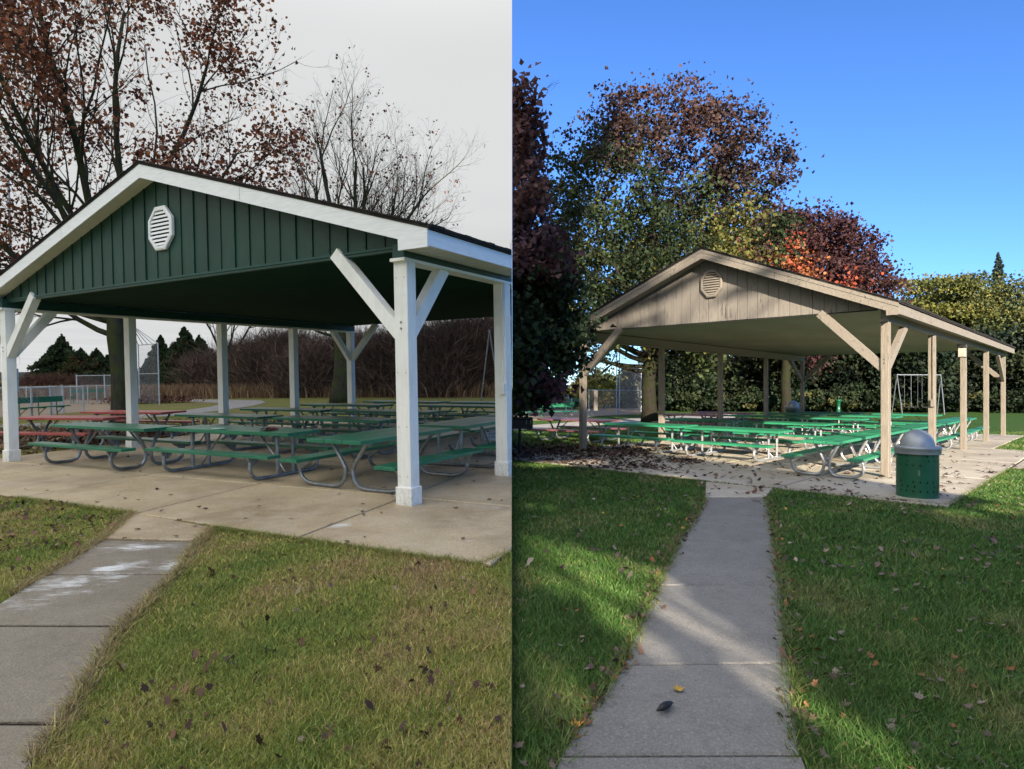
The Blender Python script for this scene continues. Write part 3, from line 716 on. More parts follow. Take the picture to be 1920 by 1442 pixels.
def swing(side, bases, h, label):
    p = [at(x, y, side) for x, y in bases]; t = thing('swing_set', side, p[0][0], p[0][1], 0, label, 'swing set')
    tops = []
    for i in range(0, len(p), 2):
        a, b_ = p[i]-p[0], p[i+1]-p[0]; m = (a+b_)/2; tops.append(m)
        for e in (a, b_): MB().tube([(e[0],e[1],0),(m[0],m[1],h)], .035, 7).build('leg', SSTEEL, t)
    if len(tops) > 1:
        MB().tube([(tops[0][0],tops[0][1],h),(tops[-1][0],tops[-1][1],h)], .04, 7).build('top_bar', SSTEEL, t)
        for k in (.25,.4,.65,.8):
            m = tops[0]*(1-k)+tops[-1]*k; b = MB()
            for e in (-.22,.22): b.tube([(m[0]+e,m[1],h),(m[0]+e,m[1],.5)], .008, 4)
            s_ = b.build('chain', SSTEEL, t); MB().box(m[0]-.24,m[0]+.24,m[1]-.08,m[1]+.08,.47,.5).build('seat', BLK, t)
swing('R', [(1672,776),(1692,778),(1757,777),(1771,778)], 2.6, 'tall A-frame swing set standing in the shade behind the tan pavilion')
swing('L', [(902,752),(938,752)], 3.6, 'grey slanting swing poles beyond the tables near the second white post')
p = at(1572, 776, 'R'); t = thing('drinking_fountain', 'R', p[0], p[1], 0, 'small dark green fountain far behind the bright green tables', 'drinking fountain')
MB().lathe([(0,0),(.22,0),(.2,.06),(.13,.1),(.12,.7),(.2,.85),(.24,.9),(.2,.95),(0,.93)], 16).build('pillar', CANG, t, smooth=True); MB().tube([(0,0,.93),(0,0,1.1),(.08,0,1.15)], .02, 6).build('spout', CANG, t)

# ------------------------------------------------------------------ plants
def unit(v): return v/np.maximum(np.linalg.norm(v, axis=-1, keepdims=True), 1e-9)
def foliage_mesh(name, pts, size, col, rng, droop=0.0, flat=0.0, fold=.25):
    """one small folded leaf (two triangles sharing the midrib, pointed) at every point"""
    n = len(pts); a = unit(rng.normal(size=(n,3))); a[:,2] = a[:,2]*(1-flat)-droop; a = unit(a)
    r = rng.normal(size=(n,3)); b = unit(np.cross(a, r)); nn = np.cross(a, b)
    sz = (size*rng.uniform(.6,1.35,n))[:,None]
    p0 = pts-a*sz*.5; p1 = pts+a*sz*.5; m = pts+a*sz*.08
    l = m+b*sz*.42+nn*sz*fold; r_ = m-b*sz*.42+nn*sz*fold
    V = np.stack([p0,l,p1,r_], 1).reshape(-1,3); k = np.arange(n)[:,None]*4
    F = np.concatenate([k+np.array([[0,1,2]]), k+np.array([[0,2,3]])], 0)
    return npmesh(name, V, F, np.repeat(col, 4, 0))
def palette(rng, n, cols, w=None, jit=.25, idx=None):
    c = np.array(cols, float); i = rng.choice(len(c), n, p=None if w is None else np.array(w)/sum(w)) if idx is None else idx
    return np.clip(c[i]*(1+rng.normal(0, jit, (n,1))).clip(.4,1.9), 0, .9)
def add_part(root, name, me, mat, kind=None):
    o = link(name, me, mat, root)
    if kind: o['kind'] = kind
    return o
def rv(rng): return Vector(rng.normal(size=3)).normalized()
def grow(mb, p, d, L, r, lv, P, rng, tips, allp):
    n = P['seg'][lv]; pts = [Vector(p)]; d = Vector(d).normalized(); wd = P['wander'][lv]; up = P['up'][lv]; ds = [d]
    for i in range(n):
        d = (d+rv(rng)*wd+Vector((0,0,up))).normalized(); pts.append(pts[-1]+d*(L/n)); ds.append(d)
    last = lv == len(P['kids'])
    e = P.get('taper', .35) if not last else .3
    rr = [r*(1-(1-e)*i/n) for i in range(n+1)]
    mb[min(lv,1) if len(mb) > 1 else 0].tube(pts, rr, max(3, 9-2*lv) if lv < 3 else 3, cap=(lv < 2))
    if lv >= len(P['kids'])-1:
        tips += [(q, lv) for q in pts[1:]]
    if last: return
    for j in range(P['kids'][lv]):
        t = rng.uniform(P['start'][lv], 1) if j else 1.0
        i = min(n-1, int(t*n)); f = t*n-i; q = pts[i].lerp(pts[i+1], min(f,1)); dd = ds[i+1]
        ang = rad(rng.uniform(*P['ang'][lv])); ax = dd.cross(rv(rng)).normalized()
        c = Matrix.Rotation(ang, 3, ax) @ dd
        grow(mb, q, c, L*P['ratio'][lv]*rng.uniform(.75,1.2)*(1.15-.4*t), max(rr[i]*P['rr'][lv]*rng.uniform(.8,1.1), .004), lv+1, P, rng, tips, allp)
PB = dict(seg=[5,6,5,4,3], wander=[.08,.16,.2,.24,.3], up=[.0,.05,.05,.05,.03], kids=[7,7,6,5], start=[.55,.25,.2,.2],
          ang=[(20,55),(22,52),(25,55),(25,60)], ratio=[1.5,.52,.5,.5], rr=[.55,.5,.5,.5])
def tree(side, x, y, seed, label, cat='tree', name='tree', P=PB, trunk_h=3, trunk_r=.33, lean=(0,0,1), barkm=BARK_L, leaves=None, limbs=None, group=None, zs=1.0, flare=1.3):
    rng = np.random.default_rng(seed); root = thing(name, side, x, y, 0, label, cat, group)
    tb, lb = MB(), MB(); tips = []
    lean = Vector(lean).normalized()
    k = 7; pts = [Vector((0,0,-.1))+lean*(trunk_h*i/k)+Vector((math.sin(i*1.3+seed)*.03, math.cos(i*1.7)*.03, 0)) for i in range(k+1)]
    rr = [trunk_r*(flare if i == 0 else 1.08 if i == 1 else 1-.12*i/k) for i in range(k+1)]
    tb.tube(pts, rr, 14)
    top_ = pts[-1]
    if limbs:
        for d, L, r, z0 in limbs:
            q = pts[0].lerp(top_, z0)
            grow([lb], q, d, L*zs, r, 1, P, rng, tips, None)
    else:
        for j in range(P['kids'][0]):
            a = j*2.4+rng.uniform(0,.6); ang = rad(rng.uniform(*P['ang'][0])); d = Vector((math.cos(a)*math.sin(ang), math.sin(a)*math.sin(ang), math.cos(ang)))
            grow([lb], pts[0].lerp(top_, rng.uniform(.8,1)), d, trunk_h*P['ratio'][0]*rng.uniform(.8,1.15), trunk_r*P['rr'][0]*rng.uniform(.8,1.1), 1, P, rng, tips, None)
    tb.build('trunk', barkm, root, smooth=True); lb.build('branches', barkm, root, kind='stuff', smooth=True)
    if leaves: leaves(root, np.array([list(t[0]) for t in tips]), rng)
    return root, tips

# left: the big maple that still holds brown leaves
def brown_leaves(frac, per, size, cols, low=0, spread=.28):
    def f(root, T, rng):
        # leaves hang in bunches; whole boughs have already dropped theirs
        cl = rng.uniform(-6,6,(26,3)); cl[:,2] += 7; d = np.linalg.norm(T[:,None]-cl[None], axis=2).min(1)
        pr = np.clip(1.35-d/2.6, .12, 1)*frac
        if low: pr *= np.clip((T[:,2]-low)/3, .25, 1)
        T = T[rng.random(len(T)) < pr]
        pts = np.repeat(T, per, 0)+rng.normal(0, spread*.6, (len(T)*per,3))
        ci = np.repeat(rng.choice(len(cols), len(T)), per)
        mix_ = rng.random(len(ci)) < .3; ci[mix_] = rng.choice(len(cols), mix_.sum())
        add_part(root, 'leaves', foliage_mesh('leaves', pts, size, palette(rng, len(pts), cols, idx=ci), rng, droop=.7), LEAF, 'stuff')
    return f
BRN = [(.27,.09,.04),(.18,.06,.03),(.11,.04,.025),(.33,.13,.055),(.07,.03,.02)]
PM = dict(seg=[5,7,5,4,3], wander=[.08,.13,.18,.22,.3], up=[0,.06,.06,.05,.0], kids=[7,9,7,4], start=[.5,.22,.2,.2],
          ang=[(20,50),(22,48),(25,55),(25,65)], ratio=[1.5,.50,.48,.55], rr=[.5,.45,.5,.55])
limbsL = [((-.62,.1,1),8.5,.11,.82),((-.2,-.3,1.1),9.0,.13,1),((.10,.2,1.2),9.0,.13,1),((.38,-.15,1.1),8.0,.12,.95),((.8,.1,1.0),5.9,.09,.98),((-1.0,-.2,.75),7.0,.09,.8),
          ((-1,.0,.35),5.0,.09,.72),((-1,-.3,.12),4.2,.07,.82),((.1,-.8,.9),7.0,.09,1),((.15,.9,.9),7.0,.09,1),((.9,-.4,.55),4.2,.07,.98),((-.5,-.5,1.1),8.5,.1,1),((-.9,.2,1),8,.09,.9)]
tree('L', -11.87, 19.4, 11, 'tall maple with a mossy trunk and clinging brown leaves behind the white-posted pavilion', P=PM, trunk_h=3.9, trunk_r=.25, lean=(-.03,0,1), limbs=limbsL,
     leaves=brown_leaves(.62, 6, .12, BRN, 0), barkm=BARK_L)
# left: the bare tree above the roof ridge
PBare = dict(seg=[5,6,5,5,4,3], wander=[.05,.14,.18,.2,.25,.3], up=[0,.09,.10,.08,.06,.04], kids=[7,10,8,5,2], start=[.5,.2,.2,.15,.2],
          ang=[(20,50),(20,42),(22,45),(25,50),(25,55)], ratio=[1.5,.5,.5,.5,.55], rr=[.5,.45,.5,.5,.6])
lb2 = [((-.85,.1,1),8.0,.17,.9),((-.45,.3,1.2),9.5,.19,1),((-.1,-.2,1.3),10.5,.2,1),((.35,.1,1.2),10.5,.2,1),((.75,-.2,1),9.8,.18,.95),((1.0,.1,.75),8.6,.15,.9),((1.0,.2,.35),7.0,.11,.85),((.55,.6,1.1),9.8,.14,1),((.2,-.6,1.2),9.8,.14,1),((-1,.2,.5),6,.12,.8),((-1,-.2,.15),4.5,.09,.75)]
def few(root, T, rng):
    T = T[rng.random(len(T)) < .012]; pts = np.repeat(T,3,0)+rng.normal(0,.1,(len(T)*3,3))
    add_part(root, 'leaves', foliage_mesh('leaves', pts, .14, palette(rng, len(pts), BRN), rng, .6), LEAF, 'stuff')
tree('L', -8.9, 33.3, 23, 'bare leafless tree with a thick green mossy trunk behind the far tables', P=PBare, zs=.78, trunk_h=4.6, trunk_r=.5, lean=(.06,0,1), limbs=lb2, leaves=few, barkm=BARK_L)
tree('L', -.9, 47, 31, 'bare grey tree whose twiggy top rises behind the right end of the white roof edge', P=PB, zs=.62, trunk_h=4.2, trunk_r=.35, limbs=[((-.9,0,1),8,.15,.9),((-.4,.3,1.1),9,.17,1),((.1,-.2,1.2),9,.17,1),((.8,0,1),8,.15,.9),((-1,.1,.45),6.5,.1,.8),((-.6,-.3,.8),7,.12,.9)], barkm=BARK_G)
tree('L', -22.2, 48, 37, 'thin bare sapling at the edge of the dry grass left of the third post', P=PB, trunk_h=3, trunk_r=.2, lean=(.25,0,1), barkm=BARK_L, limbs=[((.7,0,1),5,.1,.9),((-.6,0,1),5,.1,.9),((0,.3,1),5.5,.1,1),((1,0,.4),4.5,.07,.9),((.4,-.4,1),5,.09,1)])

# conifers
def spruce_pts(rng, h, r, n, tiers, z0=.2):
    t = rng.random(n)**.75; z = z0+(h-z0)*t
    # whorled boughs
    nb = int(tiers*26); bt = np.sort(rng.random(nb)); ba = rng.random(nb)*6.283; bl = rng.uniform(.35,1.25,nb)
    i = rng.integers(0, nb, n); s = np.sqrt(rng.random(n)); R_ = r*(1-bt[i])**.85*bl[i]*s
    ang = ba[i]+rng.normal(0,.13,n)*(1-.3*s); z = z0+(h-z0)*bt[i]+R_*.12-.28*R_*s+rng.normal(0,.07,n)*(1+R_*.3)
    return np.stack([R_*np.cos(ang), R_*np.sin(ang), np.maximum(z, .05)], 1)
CON = [(.04,.075,.03),(.055,.095,.04),(.028,.05,.022),(.075,.095,.035)]
def conifer(side, px, by, D, h, r, seed, label, cols=CON, n=9000, size=.26, group=None, brown=0):
    rng = np.random.default_rng(seed); Hm = H[side]
    x = (px-960)/1200*D; root = thing('spruce_tree', side, x, D, 0, label, 'tree', group)
    MB().tube([(0,0,-.1),(0,0,h*.5),(0,0,h*.98)], [r*.06+.05,.07,.015], 7).build('trunk', BARK_G, root)
    p = spruce_pts(rng, h, r, n, h*1.6)
    c = palette(rng, n, cols, jit=.3)
    if brown:
        k = (np.linalg.norm(p-np.array([0,-r*.3,h*.62]), axis=1) < h*.25) & (rng.random(n) < brown); c[k] = palette(rng, int(k.sum()), [(.12,.06,.025),(.16,.08,.03)])
    add_part(root, 'foliage', foliage_mesh('foliage', p, size, c, rng, droop=.15, flat=.3), LEAF, 'stuff')
    return root
def zof(py, D, side): return (721-py)/1200*D+EYE+(D*(-math.tan(.021)) if side == 'L' else D*math.tan(.0082))
for px, D, top_, r, sd, lab, rusty in [(118,56,618,3.6,1,'narrow dark spruce, highest of the clump at the far left',0),(152,55,642,3.8,2,'dark spruce with rusty brown boughs left of the mossy trunk',.5),(90,58,650,3.4,3,'dark spruce at the left end of the clump beyond the infield',0),
        (182,55,645,3.4,4,'dark spruce just left of the mossy trunk',.35),(205,58,655,3.2,5,'small dark spruce hidden behind the mossy trunk',0),(303,54,622,2.5,6,'narrow dark spruce right of the backstop',0),
        (348,53,606,3.2,7,'tall dark spruce left of the third white post',.15),(326,56,640,3.2,8,'low dark spruce between two taller ones beyond the backstop',0),(375,56,622,3.3,9,'dark spruce behind the third white post',0),(285,57,655,2.6,10,'short dark spruce directly behind the backstop',0)]:
    conifer('L', px, 0, D, zof(top_, D, 'L'), r, sd, lab, group='dark spruces beyond the infield', brown=rusty, n=26000, size=.17)

# bare brush: thin twigs fanning up from the ground
def twig_mesh(name, rng, n, rx, ry, h, cols, wid=.012, segs=3, lean=.5):
    b = np.stack([rng.normal(0,rx*.42,n), rng.normal(0,ry*.42,n), np.zeros(n)],1); b[:,2] = rng.random(n)**1.2*h*.72
    d = unit(np.stack([rng.normal(0,lean,n)+b[:,0]/rx*.5, rng.normal(0,lean,n), rng.uniform(.15,1.2,n)],1)); L_ = h*rng.uniform(.14,.36,n)
    V=[];F=[];cur=b; side_ = unit(np.cross(d, rng.normal(size=(n,3)))); P_=[b]
    for i in range(segs):
        d = unit(d+rng.normal(0,.22,(n,3))); cur = cur+d*(L_/segs)[:,None]; P_.append(cur)
    w_ = wid*rng.uniform(.5,1.5,n)
    V = np.concatenate([np.stack([p-side_*(w_*(1-.28*i))[:,None], p+side_*(w_*(1-.28*i))[:,None]],1) for i,p in enumerate(P_)],1)
    k = np.arange(n)[:,None]*(2*(segs+1)); F = np.concatenate([k+np.array([[2*i,2*i+1,2*i+3,2*i+2]]) for i in range(segs)],0)
    c = palette(rng, n, cols, jit=.3); return npmesh(name, V.reshape(-1,3), F, np.repeat(c, 2*(segs+1), 0))
BRUSH = [(.125,.08,.062),(.08,.055,.043),(.17,.115,.083),(.05,.036,.03)]; REDB = [(.15,.07,.045),(.10,.05,.035),(.07,.035,.025)]
def brush(side, px, D, top_, rx, seed, label, cols=BRUSH, n=7000, ry=1.6, group=None, name='bare_shrub', wid=.014, leaf=0):
    rng = np.random.default_rng(seed+100); h = zof(top_, D, side); root = thing(name, side, (px-960)/1200*D, D, 0, label, 'shrub', group)
    add_part(root, 'twigs', twig_mesh('twigs', rng, n, rx, ry, h, cols, wid), TWIG, 'stuff')
    b = MB()
    for i in range(7):
        a = rng.uniform(0,6.28); q = Vector((math.cos(a)*rx*.35, math.sin(a)*ry*.35, 0)); b.tube([q*.2, q*.6+Vector((0,0,h*.35)), q*1.2+Vector((0,0,h*.75))], [.05,.035,.015], 5)
    b.build('stems', BARK_G, root, kind='stuff')
    if leaf:
        p = np.stack([rng.normal(0,rx*.4,leaf), rng.normal(0,ry*.4,leaf), rng.uniform(.1,1,leaf)*h],1)
        add_part(root, 'leaves', foliage_mesh('leaves', p, .16, palette(rng, leaf, cols), rng), LEAF, 'stuff')
    return root
gB = 'bare brown shrubs of the hedge behind the white-posted pavilion'
for i, (px, top_, rx, D) in enumerate([(398,640,2.4,50),(425,652,2.2,48),(462,618,2.6,48),(500,607,2.8,46),(540,600,2.6,45),(582,612,2.4,44),(632,600,2.6,44),(682,605,2.4,43),(730,592,2.6,42),(782,585,2.8,41),(832,575,2.6,41),(880,570,2.8,40),(925,565,2.6,40),(955,580,2.4,41)]):
    brush('L', px, D+(i*7)%5-2, top_+[0,14,-8,10,-14,18,4,-10,12,-4,8,-12,6,0][i], rx, i, ORD[i]+' of the bare brown shrubs in the hedge behind the white posts', group=gB, n=9500)
for i, (px, top_, rx) in enumerate([(55,695,3.0),(95,680,3.0),(122,690,2.6),(30,700,2.5)]):
    brush('L', px, 50, top_, rx, 40+i, ORD[[1,2,3,0][i]]+' of the four reddish bare bushes beyond the far left infield', REDB, 7000, group='reddish bushes beyond the infield')
# strip of dry tall grass before the hedge, leaf drifts
def blade_mesh(name, rng, xy, h, wid, cols, w=None, lean=.35, z=0., idx=None):
    n = len(xy); a = rng.random(n)*6.283; hh = h*rng.uniform(.5,1.3,n); l = rng.normal(0,lean,(n,2))*hh[:,None]
    s = np.stack([np.cos(a), np.sin(a)],1)*(wid*rng.uniform(.6,1.4,n))[:,None]
    base = np.concatenate([xy, np.full((n,1), z)],1)
    o = np.zeros((n,3)); o[:,:2] = s; m = base.copy(); m[:,:2] += l*.35; m[:,2] += hh*.6; t = base.copy(); t[:,:2] += l; t[:,2] += hh
    V = np.stack([base-o, base+o, m+o*.8, m-o*.8, t],1).reshape(-1,3); k = np.arange(n)[:,None]*5
    F = np.concatenate([k+np.array([[0,1,2]]), k+np.array([[0,2,3]]), k+np.array([[3,2,4]])],0)
    c = palette(rng, n, cols, w, jit=.25, idx=idx); return npmesh(name, V, F, np.repeat(c, 5, 0))
rng = np.random.default_rng(5)
def lin(side, pts, n, wy):
    q = [at(x,y,side) for x,y in pts]; out = []
    seg = [(q[i],q[i+1]) for i in range(len(q)-1)]; L_ = np.array([(b-a).length for a,b in seg]); c = rng.choice(len(seg), n, p=L_/L_.sum()); t = rng.random(n)
    A_ = np.array([list(seg[i][0]) for i in c]); B_ = np.array([list(seg[i][1]) for i in c]); return A_+(B_-A_)*t[:,None]+rng.normal(0,1,(n,2))*np.array([.3,wy])
xy = lin('L', [(40,748),(150,746),(300,748),(400,745),(560,743),(700,742),(960,742)], 26000, 1.3)
o = link('tall_dry_grass', blade_mesh('tall_dry_grass', rng, xy, .85, .02, [(.30,.19,.10),(.22,.13,.07),(.36,.25,.14),(.16,.10,.06)]), BLADE, None, 'L'); tag(o, kind='stuff')
xy = lin('R', [(1230,768),(1500,769),(1900,771)], 9000, 1.2)
o = link('tall_weeds', blade_mesh('tall_weeds', rng, xy, .4, .03, [(.035,.05,.018),(.025,.035,.012),(.07,.06,.035)]), BLADE, None, 'R'); tag(o, kind='stuff')
# far hill line on the left
hb = []
rng = np.random.default_rng(9)
V=[];F=[];n=60
for i in range(n):
    x = -900+i*14; V += [(x,620,-2),(x,620,7+1.5*math.sin(i*.3)+rng.uniform(0,1)),(x,660,-2)]
for i in range(n-1): k=i*3; F += [(k,k+3,k+4,k+1),(k+1,k+4,k+5,k+2)]
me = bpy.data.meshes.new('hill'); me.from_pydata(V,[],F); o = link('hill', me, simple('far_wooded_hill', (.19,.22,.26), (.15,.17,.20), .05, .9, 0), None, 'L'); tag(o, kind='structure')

# ---- right side trees
def clump_pts(rng, cen, radii, ncl, per, cr, shell=.55, zmin=None):
    d = unit(rng.normal(size=(ncl,3))); rr = (shell+(1-shell)*rng.random(ncl))[:,None]; c = d*rr*np.array(radii)+np.array(cen)
    i = np.repeat(np.arange(ncl), per); p = c[i]+rng.normal(0,1,(len(i),3))*np.array(cr)*(rng.uniform(.6,1.3,(ncl,1))[i]); return p, c, i
def tip_foliage(per, size, fcol, spread=.4, frac=1, filt=None, droop=.35, jit=.28):
    def f(root, T, rng):
        if filt is not None: T = T[filt(T, rng)]
        T = T[rng.random(len(T)) < frac]
        p = np.repeat(T, per, 0)+rng.normal(0, spread, (len(T)*per,3))*np.array([1,1,.75])
        c = np.repeat(fcol(T, rng), per, 0)*(1+rng.normal(0,jit,(len(p),1))).clip(.45,1.8)
        add_part(root, 'leaves', foliage_mesh('leaves', p, size, np.clip(c,0,.8), rng, droop=droop), LEAF, 'stuff')
    return f
def bumpn(T, rng, k, s):                        # smooth random field for hue patches
    c = rng.uniform(T.min(0), T.max(0), (k,3)); w_ = rng.random(k); d = np.linalg.norm(T[:,None]-c[None], axis=2); e = np.exp(-(d/s)**2); return (e*w_).sum(1)/(e.sum(1)+1e-6)
def dome(cx, cz, rx, ry, rz, per, size, hue, ncl, cr, tip_per, gap=.0):
    def f(root, T, rng):
        lim = lambda Q: ((Q[:,0]-cx)/rx)**2+(Q[:,1]/ry)**2+((Q[:,2]-cz)/rz)**2
        T = T[lim(T) < 1.12+rng.normal(0,.12,len(T))]
        d = unit(rng.normal(size=(ncl,3))); d[:,2] = np.where(d[:,2] < -.35, -d[:,2], d[:,2]); rr = rng.uniform(.62,1.02,(ncl,1)); c = d*rr*np.array([rx,ry,rz])+np.array([cx,0,cz])
        sz = rng.uniform(.6,1.35,(ncl,1)); p1 = np.repeat(c, per, 0)+rng.normal(0,1,(ncl*per,3))*np.array([cr,cr,cr*.6])*np.repeat(sz, per, 0)
        p2 = np.repeat(T, tip_per, 0)+rng.normal(0,.3,(len(T)*tip_per,3))
        col = np.concatenate([np.repeat(hue(c, rng), per, 0), np.repeat(hue(T, rng), tip_per, 0)])
        p = np.concatenate([p1, p2]); q = np.repeat(T[rng.choice(len(T), 10)], 1, 0)
        k = np.ones(len(p), bool)
        for h_ in range(int(gap)):
            g = np.array([cx+rng.uniform(-.8,.8)*rx, 0, cz+rng.uniform(-.6,.7)*rz]); k &= ((p[:,0]-g[0])**2+(p[:,2]-g[2])**2) > (rng.uniform(.12,.34))**2
        p, col = p[k], col[k]; col = col*(1+rng.normal(0,.28,(len(p),1))).clip(.45,1.8)
        add_part(root, 'leaves', foliage_mesh('leaves', p, size, np.clip(col,0,.8), rng, droop=.35), LEAF, 'stuff')
    return f
def maple_hue(T, rng):
    f = bumpn(T, rng, 60, 1.3); g = (T[:,2]-8.5)/8+T[:,0]*.06+rng.normal(0,.14,len(T))
    c = np.array([(.028,.045,.017)]*len(T))
    c[f > .5] = (.045,.062,.02); c[(f > .62) & (T[:,2] < 11.5)] = (.14,.135,.035)
    m = g > .28; c[m] = (.058,.036,.031); m = (g > .4) & (f > .6); c[m] = (.085,.042,.03); m = (g > .15) & (f < .4); c[m] = (.045,.028,.026); return c
PR = dict(seg=[5,6,5,4,3], wander=[.08,.14,.2,.24,.3], up=[0,.04,.05,.05,.0], kids=[9,9,7,3], start=[.5,.2,.2,.2],
          ang=[(20,60),(38,72),(35,75),(30,75)], ratio=[1.4,.50,.52,.6], rr=[.5,.45,.5,.55])
lb = [((-.8,-.3,.9),8.3,.2,.9),((-.5,.1,1.2),8.4,.2,1),((-.1,-.3,1.3),8.0,.22,1),((.25,.1,1.4),8.2,.22,1),((.6,-.2,1.1),8.4,.2,1),((.95,.1,.75),7.0,.17,.9),((-1,.2,.55),8.2,.15,.8),((-1,-.3,.25),7.6,.12,.75),((-1,.1,.0),6.8,.1,.7),((-.9,-.5,.02),5.5,.1,.65),
      ((1,-.3,.45),5.5,.12,.85),((.2,-1,.7),6.5,.14,.9),((-.1,1,.8),6.5,.14,.9),((-.4,-.9,.3),6,.12,.8),((.9,.3,.15),4.0,.08,.8),((-.6,-.9,.6),7.5,.12,.85),((.6,-.8,.35),5.5,.1,.8)]
tree('R', 6.12, 28.57, 51, 'large maple turning from green to purple behind the tan pavilion', P=PR, zs=.80, trunk_h=3.8, trunk_r=.33, limbs=lb, barkm=BARK_R,
     leaves=dome(.4, 8.7, 5.9, 4.6, 6.3, 95, .165, maple_hue, 215, .40, 4, 75))
def purple_hue(T, rng):
    f = bumpn(T, rng, 40, 1.8); c = np.array([(.07,.03,.03)]*len(T)); c[f > .6] = (.10,.045,.035); c[f > .66] = (.06,.028,.03)
    m = (T[:,2] < 11.4+rng.normal(0,.7,len(T))) & (T[:,2] > 6.5) & (T[:,0] < .6+rng.normal(0,.6,len(T))); c[m] = (.34,.075,.04); m2 = m & (rng.random(len(T)) < .3); c[m2] = (.38,.15,.06); return c
lb = [((-.8,-.3,1),9,.2,.9),((-.4,.1,1.3),9.5,.2,1),((0,-.3,1.4),9.5,.22,1),((.35,.1,1.3),9.5,.22,1),((.8,-.2,1.0),9,.2,1),((1,.1,.55),7,.17,.9),((-1,.2,.5),8.5,.15,.8),((-1,-.4,.8),8.5,.15,.8),((.2,-1,.9),7.5,.14,.9),((.9,.3,.3),5.5,.12,.85),((-.1,1,.8),7.5,.14,.9)]
tree('R', 18.4, 43, 57, 'round purple and red maple rising behind the ridge of the tan pavilion', P=PR, zs=.70, trunk_h=4.4, trunk_r=.34, limbs=lb, barkm=BARK_R, leaves=dome(.6, 8.6, 5.7, 4.6, 5.3, 110, .23, purple_hue, 190, .5, 4, 25))
# dark purple crown hanging in from the left, close by
def dark_hue(T, rng):
    f = bumpn(T, rng, 30, .8); c = np.array([(.045,.022,.030)]*len(T)); c[f > .45] = (.075,.036,.038); c[f > .7] = (.11,.05,.045); low = (T[:,2] < 3.6) & (f > .35); c[low] = (.022,.04,.018); return c
PD = dict(seg=[5,6,5,4,3], wander=[.08,.14,.2,.24,.3], up=[0,.0,-.02,-.03,-.05], kids=[9,9,7,3], start=[.5,.15,.15,.2], ang=[(20,60),(25,60),(30,65),(30,70)], ratio=[1.4,.5,.5,.6], rr=[.5,.45,.5,.55])
lb = [((1,.2,.9),4.4,.08,.9),((1,-.3,.5),3.9,.08,.85),((1,.1,.2),3.7,.07,.75),((.8,.0,1.6),5.0,.08,1),((.5,.3,2.2),5.2,.08,1),((1,.5,.0),3.4,.07,.8),((.9,-.1,-.15),3.1,.06,.8),((1,.2,1.3),4.4,.07,.95),((1,-.1,-.3),2.6,.05,.95)]
def darkfilt(T, rng):      # crown narrows above
    lim = np.interp(T[:,2]+0, [1.2,1.6,2,2.7,3.2,3.8,4.4,5,6,7,7.4,7.8], [.4,1.0,1.2,1.35,1.3,.85,.55,.45,.36,.26,.1,-.5]); return (T[:,0]-1.6 < lim+rng.normal(0,.1,len(T))) & (T[:,0] > 1.55) & (T[:,2] > 1.25)
tree('R', -1.6, 12.6, 63, 'dark purple maple crown hanging in at the left of the tan pavilion', P=PD, zs=.66, trunk_h=3.6, trunk_r=.2, limbs=lb, barkm=BARK_R, leaves=tip_foliage(11, .13, dark_hue, .17, filt=darkfilt))
def crown(side, px, D, top_, rx, seed, label, hue, n=9000, size=.3, name='tree', group=None, ry=None, z0=.25, trunk=.2, shell=.5, cr=None, layers=False, ncl=None):
    rng = np.random.default_rng(seed+300); h = zof(top_, D, side); x = (px-960)/1200*D; root = thing(name, side, x, D, 0, label, 'tree' if 'tree' in name else 'shrub', group)
    rz2 = h*(1-z0)/2; ncl = ncl or int(rx*12); cr = cr or (rx*.16, rx*.16, rz2*.13)
    p, c, i = clump_pts(rng, (0,0,h-rz2), (rx, ry or rx*.8, rz2*.92), ncl, n//ncl, cr, shell)
    if layers: p[:,2] = (p[:,2]-c[i,2])*.35+c[i,2]-.12*np.linalg.norm(p[:,:2]-c[i,:2],axis=1)
    col_ = hue(c, rng)[i]*(1+rng.normal(0,.25,(len(p),1))).clip(.5,1.7); p[:,2] = np.maximum(p[:,2], .03)
    tb = MB(); tb.tube([(0,0,-.1),(.05,0,h*.25),(0,.05,h*.5)], [trunk*1.2, trunk, trunk*.7], 9)
    tb.build('trunk', BARK_R, root, smooth=True); b = MB()
    for k in rng.choice(ncl, min(26, ncl), replace=False):
        e = Vector(c[k]); s_ = Vector((0,0,h*rng.uniform(.15,.5))); m = s_.lerp(e,.5)+Vector((0,0,.3)); b.tube([s_,m,e], [trunk*.35,trunk*.2,.015], 4)
    b.build('branches', BARK_R, root, kind='stuff')
    add_part(root, 'leaves', foliage_mesh('leaves', p, size, np.clip(col_,0,.8), rng), LEAF, 'stuff'); return root
def hues(cols, w=None): return lambda T, rng: np.array(cols)[rng.choice(len(cols), len(T), p=None if w is None else np.array(w)/sum(w))]
LOC = hues([(.17,.17,.035),(.13,.14,.035),(.22,.19,.045),(.08,.10,.03)])
crown('R', 1765, 60, 495, 6.6, 1, 'wide yellow-green feathery tree rising over the right eave', LOC, 26000, .24, layers=True, ncl=110, z0=.35, shell=.3, group=None)
crown('R', 1695, 62, 545, 4.0, 2, 'lower yellow-green tree just right of the purple maple', LOC, 11000, .28, layers=True, ncl=80)
crown('R', 1888, 56, 525, 4.6, 3, 'olive green tree at the right edge below the spruce tip', hues([(.12,.13,.04),(.08,.10,.035),(.16,.15,.04)]), 14000, .26, ncl=90)
conifer('R', 1872, 0, 66, zof(470,66,'R'), 3.4, 71, 'blue-grey spruce whose tip stands above the trees at the right', [(.07,.10,.08),(.05,.075,.06)], 16000, .2)
DK = hues([(.014,.026,.012),(.022,.036,.016),(.010,.018,.009),(.035,.044,.018)]); gH = 'dark leafy trees of the belt behind the tan pavilion'
